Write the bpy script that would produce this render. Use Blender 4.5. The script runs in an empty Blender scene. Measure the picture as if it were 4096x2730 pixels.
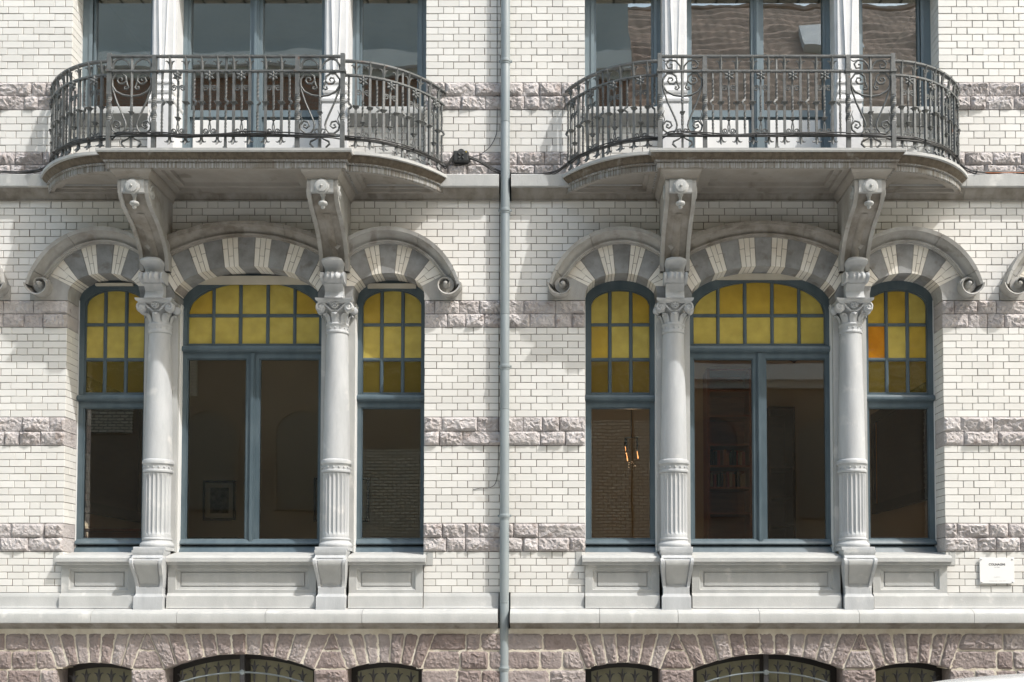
import bpy, bmesh, math, random
from mathutils import Vector, Matrix
R = random.Random(7)
PI = math.pi
rad = math.radians
scene = bpy.context.scene
COL = scene.collection

# ------------------------------------------------------------------ camera, sky, sun, exposure
EYE, DIST, PITCH = 2.2, 11.0, 0.04
U = 400.0                                   # 400 layout units to the metre
cam_d = bpy.data.cameras.new('camera')
cam = bpy.data.objects.new('camera', cam_d)
COL.objects.link(cam)
cam.location = (0, -DIST, EYE)
cam.rotation_euler = (PI / 2 + PITCH, 0, 0)
cam_d.sensor_width = 36
cam_d.lens = 36 * 4400 / 4096
cam_d.shift_x = -202 / 4096
cam_d.shift_y = (2400 - 4400 * math.tan(PITCH) - 1365) / 4096
cam_d.clip_end = 500
cam_d.clip_start = 0.05
scene.camera = cam

SUN = Vector((1.51, -1.0, 2.30)).normalized()       # towards the sun
world = bpy.data.worlds.new('World')
scene.world = world
world.use_nodes = True
wn = world.node_tree.nodes
sky = wn.new('ShaderNodeTexSky')
sky.sky_type = 'NISHITA'
sky.sun_disc = False
sky.sun_elevation = math.asin(SUN.z)
sky.sun_rotation = math.atan2(SUN.x, SUN.y)
sky.air_density = 2.2
sky.dust_density = 3.0
sky.ozone_density = 1.0
wn['Background'].inputs['Strength'].default_value = 0.15
world.node_tree.links.new(sky.outputs[0], wn['Background'].inputs['Color'])
sl = bpy.data.lights.new('sun', 'SUN')
sl.energy = 2.0
sl.angle = rad(0.53)
sl.color = (1.0, 0.985, 0.965)
so = bpy.data.objects.new('sun', sl)
COL.objects.link(so)
so.rotation_euler = SUN.to_track_quat('Z', 'Y').to_euler()
so.location = (10, -10, 20)
scene.view_settings.view_transform = 'Standard'
scene.view_settings.look = 'None'
scene.view_settings.gamma = 1
scene.view_settings.use_curve_mapping = False
scene.view_settings.exposure = 1.12
scene.cycles.max_bounces = 8
scene.cycles.transparent_max_bounces = 16
scene.cycles.caustics_reflective = False
scene.cycles.caustics_refractive = False

# ------------------------------------------------------------------ materials
MATS = {}


def mat(name, col, rough=0.6, spec=0.5, metal=0.0, var=0.0, nscale=6.0, ncol=None, namt=0.0,
        bump=0.0, bscale=60.0, stretch=(1, 1, 1), rnd=0.0, coat=0.0, spots=None, bdist=0.01):
    m = bpy.data.materials.new(name)
    m.use_nodes = True
    nt = m.node_tree
    N, L = nt.nodes, nt.links
    b = N['Principled BSDF']
    b.inputs['Roughness'].default_value = rough
    b.inputs['Specular IOR Level'].default_value = spec
    b.inputs['Metallic'].default_value = metal
    b.inputs['Coat Weight'].default_value = coat
    b.inputs['Coat Roughness'].default_value = 0.15
    tc = N.new('ShaderNodeTexCoord')
    geo = N.new('ShaderNodeNewGeometry')
    mp = N.new('ShaderNodeMapping')
    mp.inputs['Scale'].default_value = stretch
    L.new(geo.outputs['Position'], mp.inputs['Vector'])
    rgb = N.new('ShaderNodeRGB')
    rgb.outputs[0].default_value = (*col, 1)
    cur = rgb.outputs[0]
    if ncol is not None:
        nz = N.new('ShaderNodeTexNoise')
        nz.inputs['Scale'].default_value = nscale
        nz.inputs['Detail'].default_value = 6
        nz.inputs['Roughness'].default_value = 0.62
        L.new(mp.outputs[0], nz.inputs['Vector'])
        rp = N.new('ShaderNodeMapRange')
        rp.inputs['From Min'].default_value = 0.38
        rp.inputs['From Max'].default_value = 0.66
        rp.inputs['To Max'].default_value = namt
        L.new(nz.outputs['Fac'], rp.inputs['Value'])
        mx = N.new('ShaderNodeMixRGB')
        mx.inputs[2].default_value = (*ncol, 1)
        L.new(rp.outputs[0], mx.inputs[0])
        L.new(cur, mx.inputs[1])
        cur = mx.outputs[0]
    if spots is not None:
        nz = N.new('ShaderNodeTexNoise')
        nz.inputs['Scale'].default_value = spots[1]
        nz.inputs['Detail'].default_value = 4
        L.new(geo.outputs['Position'], nz.inputs['Vector'])
        rp = N.new('ShaderNodeMapRange')
        rp.inputs['From Min'].default_value = spots[2]
        rp.inputs['From Max'].default_value = spots[2] + 0.1
        rp.inputs['To Max'].default_value = spots[3]
        L.new(nz.outputs['Fac'], rp.inputs['Value'])
        mx = N.new('ShaderNodeMixRGB')
        mx.inputs[2].default_value = (*spots[0], 1)
        L.new(rp.outputs[0], mx.inputs[0])
        L.new(cur, mx.inputs[1])
        cur = mx.outputs[0]
    if rnd > 0:
        oi = N.new('ShaderNodeObjectInfo')
        ad = N.new('ShaderNodeMath')
        ad.operation = 'ADD'
        fr = N.new('ShaderNodeMath')
        fr.operation = 'FRACT'
        L.new(oi.outputs['Random'], ad.inputs[0])
        L.new(geo.outputs['Random Per Island'], ad.inputs[1])
        L.new(ad.outputs[0], fr.inputs[0])
        mr = N.new('ShaderNodeMapRange')
        mr.inputs['To Min'].default_value = 1 - rnd
        mr.inputs['To Max'].default_value = 1 + rnd * 0.5
        L.new(fr.outputs[0], mr.inputs['Value'])
        hs = N.new('ShaderNodeHueSaturation')
        L.new(cur, hs.inputs['Color'])
        L.new(mr.outputs[0], hs.inputs['Value'])
        m2 = N.new('ShaderNodeMapRange')
        m2.inputs['To Min'].default_value = 1 + rnd * 1.2
        m2.inputs['To Max'].default_value = 1 - rnd
        L.new(fr.outputs[0], m2.inputs['Value'])
        L.new(m2.outputs[0], hs.inputs['Saturation'])
        cur = hs.outputs[0]
    L.new(cur, b.inputs['Base Color'])
    if bump > 0:
        nb = N.new('ShaderNodeTexNoise')
        nb.inputs['Scale'].default_value = bscale
        nb.inputs['Detail'].default_value = 5
        nb.inputs['Roughness'].default_value = 0.6
        L.new(mp.outputs[0], nb.inputs['Vector'])
        bp = N.new('ShaderNodeBump')
        bp.inputs['Strength'].default_value = bump
        bp.inputs['Distance'].default_value = bdist
        L.new(nb.outputs['Fac'], bp.inputs['Height'])
        L.new(bp.outputs[0], b.inputs['Normal'])
    MATS[name] = m
    return m


def glass(name, tint, refl=1.0, body=None, bodyamt=0.0, wav=0.0, wscale=3.0, rough=0.0):
    m = bpy.data.materials.new(name)
    m.use_nodes = True
    nt = m.node_tree
    N, L = nt.nodes, nt.links
    N.remove(N['Principled BSDF'])
    out = N['Material Output']
    tr = N.new('ShaderNodeBsdfTransparent')
    tr.inputs['Color'].default_value = (*tint, 1)
    base = tr.outputs[0]
    geo = N.new('ShaderNodeNewGeometry')
    if body is not None:
        nz = N.new('ShaderNodeTexNoise')
        nz.inputs['Scale'].default_value = 7.0
        nz.inputs['Detail'].default_value = 5
        L.new(geo.outputs['Position'], nz.inputs['Vector'])
        mr = N.new('ShaderNodeMapRange')
        mr.inputs['From Min'].default_value = 0.35
        mr.inputs['From Max'].default_value = 0.7
        mr.inputs['To Min'].default_value = bodyamt * 0.85
        mr.inputs['To Max'].default_value = bodyamt * 1.12
        L.new(nz.outputs['Fac'], mr.inputs['Value'])
        df = N.new('ShaderNodeBsdfDiffuse')
        df.inputs['Color'].default_value = (*body, 1)
        mx = N.new('ShaderNodeMixShader')
        L.new(mr.outputs[0], mx.inputs[0])
        L.new(base, mx.inputs[1])
        L.new(df.outputs[0], mx.inputs[2])
        base = mx.outputs[0]
    gl = N.new('ShaderNodeBsdfGlossy')
    gl.inputs['Roughness'].default_value = rough
    if wav > 0:
        nz = N.new('ShaderNodeTexNoise')
        nz.inputs['Scale'].default_value = wscale
        nz.inputs['Detail'].default_value = 1.5
        L.new(geo.outputs['Position'], nz.inputs['Vector'])
        bp = N.new('ShaderNodeBump')
        bp.inputs['Strength'].default_value = 1.0
        bp.inputs['Distance'].default_value = wav
        L.new(nz.outputs['Fac'], bp.inputs['Height'])
        L.new(bp.outputs[0], gl.inputs['Normal'])
    fr = N.new('ShaderNodeFresnel')
    fr.inputs['IOR'].default_value = 1.52
    mu = N.new('ShaderNodeMath')
    mu.operation = 'MULTIPLY'
    mu.inputs[1].default_value = refl
    L.new(fr.outputs[0], mu.inputs[0])
    mx = N.new('ShaderNodeMixShader')
    L.new(mu.outputs[0], mx.inputs[0])
    L.new(base, mx.inputs[1])
    L.new(gl.outputs[0], mx.inputs[2])
    L.new(mx.outputs[0], out.inputs['Surface'])
    MATS[name] = m
    return m


mat('glazed_brick', (0.728, 0.716, 0.684), rough=0.28, rnd=0.07, ncol=(0.63, 0.62, 0.595), namt=0.5, nscale=1.6,
    bump=0.12, bscale=40, spots=((0.46, 0.40, 0.33), 3.0, 0.66, 0.35))
mat('arch_brick', (0.76, 0.73, 0.665), rough=0.35, rnd=0.06, ncol=(0.55, 0.48, 0.38), namt=0.5, nscale=3, bump=0.12, bscale=40)
mat('dark_mortar', (0.34, 0.31, 0.285), rough=0.95, ncol=(0.12, 0.095, 0.08), namt=0.95, nscale=2.6, bump=0.4, bscale=120)
mat('cream_mortar', (0.66, 0.61, 0.52), rough=0.95, ncol=(0.45, 0.38, 0.29), namt=0.7, nscale=5, bump=0.5, bscale=90)
mat('rock_stone', (0.50, 0.468, 0.46), rough=0.9, rnd=0.14, ncol=(0.385, 0.35, 0.345), namt=0.7, nscale=4, bump=1.0, bscale=30,
    bdist=0.02, spots=((0.24, 0.18, 0.155), 9, 0.60, 0.5))
mat('base_stone', (0.325, 0.275, 0.26), rough=0.9, rnd=0.26, ncol=(0.235, 0.195, 0.188), namt=0.7, nscale=4, bump=1.0, bscale=30,
    bdist=0.02, spots=((0.20, 0.15, 0.13), 9, 0.60, 0.4))
mat('blue_stone', (0.43, 0.433, 0.422), rough=0.75, rnd=0.06, ncol=(0.32, 0.325, 0.32), namt=0.6, nscale=3.5, stretch=(1.6, 1.6, 0.7),
    bump=0.3, bscale=70, spots=((0.62, 0.61, 0.58), 5, 0.62, 0.6))
mat('dark_stone', (0.30, 0.305, 0.305), rough=0.75, rnd=0.16, ncol=(0.16, 0.155, 0.15), namt=0.8, nscale=5, bump=0.3, bscale=70,
    spots=((0.15, 0.125, 0.105), 8, 0.58, 0.55))
mat('sooty_stone', (0.285, 0.267, 0.24), rough=0.85, rnd=0.05, ncol=(0.165, 0.143, 0.115), namt=0.8, nscale=4, stretch=(2, 2, 0.8), bump=0.4,
    bscale=60, spots=((0.10, 0.08, 0.06), 6, 0.57, 0.5))
mat('soffit_stone', (0.31, 0.29, 0.26), rough=0.85, rnd=0.05, ncol=(0.23, 0.205, 0.175), namt=0.7, nscale=3, bump=0.4,
    bscale=60, spots=((0.13, 0.105, 0.08), 5, 0.60, 0.5))
mat('weathered_stone', (0.40, 0.395, 0.38), rough=0.8, rnd=0.08, ncol=(0.25, 0.235, 0.21), namt=0.75, nscale=3.5, stretch=(1.6, 1.6, 0.7), bump=0.35,
    bscale=65, spots=((0.17, 0.145, 0.12), 6, 0.60, 0.5))
mat('streaked_stone', (0.145, 0.122, 0.095), rough=0.85, ncol=(0.46, 0.49, 0.51), namt=0.72, nscale=1.0, stretch=(52, 52, 2.2),
    bump=0.2, bscale=3, spots=((0.17, 0.145, 0.115), 3.2, 0.52, 0.7))
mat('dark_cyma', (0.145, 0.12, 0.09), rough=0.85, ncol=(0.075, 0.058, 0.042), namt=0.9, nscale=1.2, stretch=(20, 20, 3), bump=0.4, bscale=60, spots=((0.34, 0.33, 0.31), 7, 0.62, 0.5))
mat('column_stone', (0.46, 0.472, 0.48), rough=0.7, ncol=(0.35, 0.36, 0.37), namt=0.8, nscale=3, stretch=(2.2, 2.2, 0.5), bump=0.35,
    bscale=70, spots=((0.66, 0.65, 0.62), 4, 0.6, 0.5))
mat('pilaster_paint', (0.70, 0.70, 0.70), rough=0.55, ncol=(0.55, 0.56, 0.58), namt=0.5, nscale=6, bump=0.25, bscale=50)
mat('frame_paint', (0.070, 0.100, 0.118), rough=0.33, ncol=(0.115, 0.15, 0.17), namt=0.6, nscale=5, stretch=(2, 2, 0.6), bump=0.08, bscale=40)
mat('upper_frame_paint', (0.15, 0.195, 0.22), rough=0.4, ncol=(0.2, 0.25, 0.275), namt=0.5, nscale=5, stretch=(2, 2, 0.6), bump=0.08, bscale=40)
mat('white_paint', (0.75, 0.75, 0.74), rough=0.4, ncol=(0.62, 0.62, 0.62), namt=0.4, nscale=2)
mat('cream_paint', (0.52, 0.48, 0.40), rough=0.6, ncol=(0.42, 0.38, 0.30), namt=0.5, nscale=4)
mat('iron', (0.085, 0.09, 0.088), rough=0.5, spec=0.5, ncol=(0.15, 0.155, 0.155), namt=0.7, nscale=14, bump=0.3, bscale=120,
    spots=((0.16, 0.075, 0.04), 16, 0.66, 0.8))
mat('dark_iron', (0.035, 0.032, 0.033), rough=0.5, ncol=(0.07, 0.07, 0.075), namt=0.6, nscale=14, bump=0.3, bscale=120)
mat('zinc', (0.20, 0.232, 0.245), rough=0.45, ncol=(0.27, 0.30, 0.31), namt=0.6, nscale=4, stretch=(2, 2, 0.5), bump=0.1, bscale=30)
mat('cable_rubber', (0.035, 0.034, 0.033), rough=0.5)
mat('orange_rubber', (0.45, 0.14, 0.04), rough=0.5)
mat('box_plastic', (0.028, 0.03, 0.03), rough=0.5, bump=0.1, bscale=80)
mat('sticker_yellow', (0.7, 0.5, 0.05), rough=0.5)
mat('plaque_white', (0.80, 0.80, 0.79), rough=0.15, coat=0.3)
mat('ink_dark', (0.03, 0.03, 0.035), rough=0.6)
mat('ink_grey', (0.42, 0.42, 0.43), rough=0.6)
mat('steel', (0.6, 0.6, 0.6), rough=0.3, metal=1.0)
mat('room_paint', (0.82, 0.70, 0.50), rough=0.8, ncol=(0.77, 0.65, 0.45), namt=0.5, nscale=1.5)
mat('dark_wood', (0.055, 0.026, 0.016), rough=0.45, ncol=(0.03, 0.015, 0.01), namt=0.8, nscale=3, stretch=(1, 1, 6))
mat('red_wood', (0.36, 0.11, 0.045), rough=0.4, ncol=(0.22, 0.065, 0.03), namt=0.7, nscale=3, stretch=(1, 1, 6))
mat('black_paint', (0.012, 0.011, 0.010), rough=0.5, ncol=(0.03, 0.022, 0.016), namt=0.8, nscale=3)
mat('gold_leaf', (0.75, 0.32, 0.07), rough=0.35, metal=0.6)
mat('paper', (0.90, 0.87, 0.80), rough=0.8)
mat('print_ink', (0.05, 0.05, 0.048), rough=0.7, ncol=(0.35, 0.33, 0.30), namt=0.9, nscale=11)
mat('blind_cloth', (0.93, 0.91, 0.82), rough=0.9, ncol=(0.85, 0.82, 0.70), namt=0.6, nscale=2.5, stretch=(0.6, 1, 5))
mat('cord_white', (0.75, 0.74, 0.70), rough=0.6)
mat('green_cloth', (0.03, 0.07, 0.05), rough=0.8)
mat('asphalt', (0.055, 0.055, 0.057), rough=0.9, ncol=(0.035, 0.035, 0.036), namt=0.6, nscale=3, bump=0.6, bscale=150)
mat('paving', (0.48, 0.465, 0.435), rough=0.9, rnd=0.1, ncol=(0.22, 0.21, 0.195), namt=0.6, nscale=2, bump=0.4, bscale=60)
mat('cobble', (0.43, 0.415, 0.385), rough=0.85, ncol=(0.33, 0.32, 0.30), namt=0.6, nscale=5, bump=0.6, bscale=8)
mat('kerb_stone', (0.27, 0.275, 0.28), rough=0.8, ncol=(0.2, 0.2, 0.2), namt=0.6, nscale=3, bump=0.3, bscale=60)
mat('car_paint', (0.72, 0.72, 0.71), rough=0.25, coat=0.8)
mat('car_black', (0.02, 0.02, 0.022), rough=0.4)
mat('tyre_rubber', (0.025, 0.025, 0.025), rough=0.8)
mat('lamp_red', (0.4, 0.02, 0.02), rough=0.2)
mat('roof_tile', (0.45, 0.31, 0.23), rough=0.85, rnd=0.25, ncol=(0.28, 0.21, 0.155), namt=0.8, nscale=3, bump=0.3, bscale=40)
mat('far_pane', (0.10, 0.105, 0.11), rough=0.12)
mat('far_stucco', (0.25, 0.20, 0.15), rough=0.85, ncol=(0.17, 0.13, 0.10), namt=0.8, nscale=0.9)
mat('pale_render', (0.44, 0.46, 0.46), rough=0.8, ncol=(0.34, 0.36, 0.36), namt=0.6, nscale=0.8)
mat('dull_render', (0.48, 0.47, 0.44), rough=0.85, ncol=(0.4, 0.39, 0.36), namt=0.6, nscale=1.5)
glass('window_glass', (0.96, 0.95, 0.92), refl=1.7, wav=0.0006, wscale=1.6)
glass('upper_glass', (0.70, 0.74, 0.73), refl=6.0, wav=0.0012, wscale=2.0)
glass('yellow_glass', (0.985, 0.925, 0.58), refl=0.9, body=(0.95, 0.76, 0.19), bodyamt=0.46, wav=0.004, wscale=14)
glass('honey_glass', (0.98, 0.86, 0.36), refl=0.9, body=(0.93, 0.66, 0.11), bodyamt=0.40, wav=0.004, wscale=12)
glass('dim_yellow_glass', (0.97, 0.89, 0.50), refl=1.1, body=(0.80, 0.62, 0.12), bodyamt=0.08, wav=0.003, wscale=14)  # yellow glass toned down; darkness of panes without a blind is painted in
glass('orange_glass', (0.97, 0.60, 0.05), refl=0.8, body=(0.85, 0.38, 0.03), bodyamt=0.45, wav=0.003, wscale=10)
glass('basement_glass', (0.7, 0.72, 0.6), refl=1.2, body=(0.52, 0.50, 0.35), bodyamt=0.6, wav=0.002, wscale=3)
em = bpy.data.materials.new('filament')
em.use_nodes = True
eb = em.node_tree.nodes['Principled BSDF']
eb.inputs['Base Color'].default_value = (1, 0.5, 0.2, 1)
eb.inputs['Emission Color'].default_value = (1, 0.42, 0.14, 1)
eb.inputs['Emission Strength'].default_value = 1.3
MATS['filament'] = em


def brick_wall_mat(name, c1, c2, mort, w, h):
    m = bpy.data.materials.new(name)
    m.use_nodes = True
    N, L = m.node_tree.nodes, m.node_tree.links
    b = N['Principled BSDF']
    b.inputs['Roughness'].default_value = 0.7
    geo = N.new('ShaderNodeNewGeometry')
    sp = N.new('ShaderNodeSeparateXYZ')
    cb = N.new('ShaderNodeCombineXYZ')
    L.new(geo.outputs['Position'], sp.inputs[0])
    L.new(sp.outputs['X'], cb.inputs['X'])
    L.new(sp.outputs['Z'], cb.inputs['Y'])
    br = N.new('ShaderNodeTexBrick')
    br.inputs['Color1'].default_value = (*c1, 1)
    br.inputs['Color2'].default_value = (*c2, 1)
    br.inputs['Mortar'].default_value = (*mort, 1)
    br.inputs['Scale'].default_value = 1.0
    br.inputs['Brick Width'].default_value = w
    br.inputs['Row Height'].default_value = h
    br.inputs['Mortar Size'].default_value = 0.013
    br.inputs['Mortar Smooth'].default_value = 0.0
    L.new(cb.outputs[0], br.inputs['Vector'])
    L.new(br.outputs['Color'], b.inputs['Base Color'])
    MATS[name] = m


brick_wall_mat('far_white_brick', (0.70, 0.64, 0.52), (0.54, 0.48, 0.38), (0.06, 0.05, 0.04), 0.22, 0.078)
brick_wall_mat('far_red_brick', (0.30, 0.15, 0.095), (0.24, 0.115, 0.075), (0.22, 0.18, 0.15), 0.22, 0.078)


# ------------------------------------------------------------------ mesh helpers (layout units in x and z, metres out of the wall)
def V(x, p, z):
    return (x / U, -p, EYE + z / U)


class MB:
    def __init__(self):
        self.v, self.f = [], []

    def add(self, vs, fs):
        o = len(self.v)
        self.v += vs
        self.f += [tuple(i + o for i in f) for f in fs]
        return self

    def box(self, x0, x1, p0, p1, z0, z1):
        vs = [V(x, p, z) for p in (p0, p1) for z in (z0, z1) for x in (x0, x1)]
        return self.add(vs, [(4, 5, 7, 6), (1, 0, 2, 3), (0, 4, 6, 2), (5, 1, 3, 7), (6, 7, 3, 2), (0, 1, 5, 4)])

    def slab(self, x0, x1, p0, p1, z0, z1, c=1.2):
        """box whose front edges are chamfered by c layout units"""
        cp = c / U
        vs = [V(x, p0, z) for z in (z0, z1) for x in (x0, x1)]
        vs += [V(x, p1 - cp, z) for z in (z0, z1) for x in (x0, x1)]
        vs += [V(x, p1, z) for z in (z0 + c, z1 - c) for x in (x0 + c, x1 - c)]
        fs = [(8, 9, 11, 10), (4, 5, 9, 8), (10, 11, 7, 6), (5, 7, 11, 9), (6, 4, 8, 10),
              (0, 1, 5, 4), (6, 7, 3, 2), (1, 3, 7, 5), (2, 0, 4, 6), (1, 0, 2, 3)]
        return self.add(vs, fs)

    def poly(self, pts, p0, p1):
        """outline in (x, z), counter-clockwise seen from the street, pushed from p0 (back) to p1 (front)"""
        n = len(pts)
        vs = [V(x, p1, z) for x, z in pts] + [V(x, p0, z) for x, z in pts]
        fs = [tuple(range(n)), tuple(range(2 * n - 1, n - 1, -1))]
        fs += [(i, n + i, n + (i + 1) % n, (i + 1) % n) for i in range(n)]
        return self.add(vs, fs)

    def strip_ring(self, inner, outer, p0, p1):
        """a band between two equally long open outlines in (x, z)"""
        n = len(inner)
        rings = []
        for a, b in zip(inner, outer):
            rings.append([V(a[0], p1, a[1]), V(b[0], p1, b[1]), V(b[0], p0, b[1]), V(a[0], p0, a[1])])
        return self.loft(rings)

    def prof_x(self, prof, x0, x1):
        """profile of (p, z) pairs run along x"""
        n = len(prof)
        vs = [V(x0, p, z) for p, z in prof] + [V(x1, p, z) for p, z in prof]
        fs = [(i, (i + 1) % n, n + (i + 1) % n, n + i) for i in range(n)]
        fs += [tuple(range(n - 1, -1, -1)), tuple(range(n, 2 * n))]
        return self.add(vs, fs)

    def loft(self, rings, closed=True, caps=True, loop=False):
        n = len(rings[0])
        vs = [v for r in rings for v in r]
        fs = []
        m = len(rings)
        for j in range(m if loop else m - 1):
            k = (j + 1) % m
            for i in range(n if closed else n - 1):
                i2 = (i + 1) % n
                fs.append((j * n + i, j * n + i2, k * n + i2, k * n + i))
        if caps and closed and not loop:
            fs.append(tuple(range(n - 1, -1, -1)))
            fs.append(tuple(range((m - 1) * n, m * n)))
        return self.add(vs, fs)

    def lathe(self, x, p, prof, n=28, rf=None):
        """prof of (radius, z) in layout units round a vertical axis"""
        rings = []
        for r, z in prof:
            ring = []
            for i in range(n):
                a = 2 * PI * i / n
                rr = r if rf is None else rf(r, z, a)
                ring.append(V(x + rr * math.cos(a), p - rr * math.sin(a) / U, z))
            rings.append(ring)
        return self.loft(rings)

    def button(self, x, z, p, prof, n=20):
        """prof of (radius in layout units, height in metres) round an axis that points at the street"""
        rings = []
        for r, h in prof:
            rings.append([V(x + r * math.cos(2 * PI * i / n), p + h, z + r * math.sin(2 * PI * i / n)) for i in range(n)])
        return self.loft(rings)

    def tube(self, pts, rads, n=6, twist=None, flat=1.0, ph=0.0):
        """pts in metres (plain world or local), per-point radius in metres"""
        pts = [Vector(q) for q in pts]
        if not hasattr(rads, '__len__'):
            rads = [rads] * len(pts)
        rings = []
        ref = None
        for i, q in enumerate(pts):
            t = (pts[min(i + 1, len(pts) - 1)] - pts[max(i - 1, 0)])
            if t.length < 1e-9:
                t = Vector((0, 0, 1))
            t.normalize()
            if ref is None:
                ref = Vector((0, 1, 0)) if abs(t.y) < 0.9 else Vector((1, 0, 0))
            a = (ref - t * ref.dot(t))
            if a.length < 1e-6:
                a = t.orthogonal()
            a.normalize()
            ref = a
            b = t.cross(a)
            tw = ph + (twist[i] if twist else 0.0)
            ring = []
            for k in range(n):
                an = 2 * PI * k / n + tw
                ring.append(tuple(q + a * (math.cos(an) * rads[i]) + b * (math.sin(an) * rads[i] * flat)))
            rings.append(ring)
        return self.loft(rings)

    def ball(self, c, r, n=10, sq=(1, 1, 1)):
        rings = []
        for j in range(1, n // 2):
            th = PI * j / (n // 2)
            rings.append([(c[0] + sq[0] * r * math.sin(th) * math.cos(2 * PI * i / n), c[1] + sq[1] * r * math.sin(th) * math.sin(2 * PI * i / n),
                           c[2] - sq[2] * r * math.cos(th)) for i in range(n)])
        return self.loft(rings)

    def build(self, name, material, parent=None, smooth=None):
        me = bpy.data.meshes.new(name)
        me.from_pydata(self.v, [], self.f)
        bm = bmesh.new()
        bm.from_mesh(me)
        bmesh.ops.recalc_face_normals(bm, faces=bm.faces)
        bm.to_mesh(me)
        bm.free()
        me.materials.append(MATS[material])
        if smooth:
            me.polygons.foreach_set('use_smooth', [True] * len(me.polygons))
            me.set_sharp_from_angle(angle=rad(smooth))
        me.update()
        return link(name, me, parent)


def link(name, me, parent=None, loc=None):
    o = bpy.data.objects.new(name, me)
    COL.objects.link(o)
    if loc is not None:
        o.location = loc
    if parent is not None:
        o.parent = parent
        if '_base' in parent:
            b = parent['_base']
            o.matrix_parent_inverse = Matrix.Translation((-b[0], -b[1], -b[2]))
    return o


def tag(o, label, cat, group=None, kind=None):
    if label:
        o['label'] = label
    if cat:
        o['category'] = cat
    if group:
        o['group'] = group
    if kind:
        o['kind'] = kind
    return o


BASES = []


def thing(name, label, cat, base, group=None):
    o = bpy.data.objects.new(name, None)
    COL.objects.link(o)
    o.location = base
    o.empty_display_size = 0.2
    o['_base'] = list(base)
    BASES.append(o)
    return tag(o, label, cat, group)


def part(name, parent):
    """an empty part: sits at the world origin so that its children keep world coordinates"""
    return link(name, None, parent)


def ell(cx, cz, a, b, t0, t1, n):
    return [(cx + a * math.cos(t), cz + b * math.sin(t)) for t in [t0 + (t1 - t0) * i / n for i in range(n + 1)]]


def circ_z(x, crown, r):
    return crown - r + math.sqrt(max(r * r - x * x, 0))


# ------------------------------------------------------------------ the street
def structure(o):
    o['kind'] = 'structure'
    return o


GZ = -EYE * U        # ground in layout units
ground = MB()
ground.add([(-120, -120, -0.16), (120, -120, -0.16), (120, 120, -0.16), (-120, 120, -0.16)], [(0, 1, 2, 3)])
structure(ground.build('ground', 'asphalt'))
road = MB()
road.add([(-60, -12.4, -0.15), (60, -12.4, -0.15), (60, -2.2, -0.15), (-60, -2.2, -0.15)], [(0, 1, 2, 3)])
structure(road.build('road', 'cobble'))
for ya, yb in ((-2.0, 0.3), (-15.2, -12.6)):
    pv = MB()
    pv.add([(-60, ya, -0.02), (60, ya, -0.02), (60, yb, -0.02), (-60, yb, -0.02)], [(0, 1, 2, 3)])
    po = structure(pv.build('pavement', 'cream_mortar'))
    slabs = MB()
    for i in range(60):
        for j in range(int((yb - ya) / 0.5)):
            x0 = -9 + i * 0.3
            y0 = ya + j * 0.5
            sx = 0.15 if j % 2 else 0.0
            slabs.add([(x0 + sx + 0.005, y0 + 0.005, 0), (x0 + sx + 0.295, y0 + 0.005, 0), (x0 + sx + 0.295, y0 + 0.495, 0), (x0 + sx + 0.005, y0 + 0.495, 0)], [(0, 1, 2, 3)])
    so_ = slabs.build('paving_slabs', 'paving', po)
    so_['kind'] = 'stuff'
for y0 in (-2.2, -12.6):
    kb = MB()
    kb.add([(x, y, z) for z in (-0.15, 0.0) for y in (y0, y0 + 0.2) for x in (-60, 60)],
           [(4, 5, 7, 6), (0, 1, 5, 4), (2, 6, 7, 3), (0, 4, 6, 2), (1, 3, 7, 5)])
    structure(kb.build('kerb', 'kerb_stone'))

# ------------------------------------------------------------------ layout of the two houses
CA, CB = -1278.0, 812.5
CL, CR = CA - 1825, CB + 1825             # neighbouring bays that just reach into view
PIPE_X = -231.0
HA, HB = 722.0, 573.0                     # half width of a bay opening; offset of the side arches
ROWS = [(2105, 2564, 16), (1816.7, 1992.3, 6), (1208.2, 1616, 14), (734.7, 1099, 13), (306.4, 619.5, 11), (28, 193, 6)]
BANDS = [(1992.3, 2105.2), (1711.5, 1816.7), (1099, 1208.2), (619.5, 734.7), (193, 306.4)]

house_a = thing('townhouse', 'white glazed brick townhouse left of the grey downpipe, cut off at the left', 'house', (CA / U, 0.5, 0), 'townhouses in the terrace')
house_b = thing('townhouse', 'white glazed brick townhouse right of the grey downpipe, bearing the small white plaque', 'house', (CB / U, 0.5, 0), 'townhouses in the terrace')
HOUSES = {'a': dict(o=house_a, x0=-2720.0, x1=PIPE_X, bays=[(CA, 'full'), (CL, 'right')]),
          'b': dict(o=house_b, x0=PIPE_X, x1=2260.0, bays=[(CB, 'full'), (CR, 'left')])}


def openings(h, z):
    out = []
    for c, kind in h['bays']:
        sides = (-1, 1) if kind == 'full' else ((1,) if kind == 'right' else (-1,))
        if z > 1712 or z < 1208:
            if kind == 'full':
                out.append((c - HA, c + HA, True))
            elif kind == 'right':
                out.append((-9999, c + HA, True))
            else:
                out.append((c - HA, 9999, True))
        else:
            for s in sides:
                cx = c + s * HB
                if z < 1466:
                    w = math.sqrt(max(275 ** 2 - (z - 1191) ** 2, 0))
                    a, b = cx - w, cx + w
                    if z < 1275:
                        if s > 0:
                            b = cx + 298
                        else:
                            a = cx - 298
                    out.append((a, b, False))
            if z < 1492 and kind == 'full':
                w = math.sqrt(max(676 ** 2 - (z - 816) ** 2, 0))
                w = min(w, 361)
                out.append((c - w, c + w, False))
                if z < 1360:
                    out.append((c - HB, c + HB, False))
            if kind == 'right':
                out.append((-9999, c + 361, False))
            if kind == 'left':
                out.append((c - 361, 9999, False))
    return out


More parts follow.
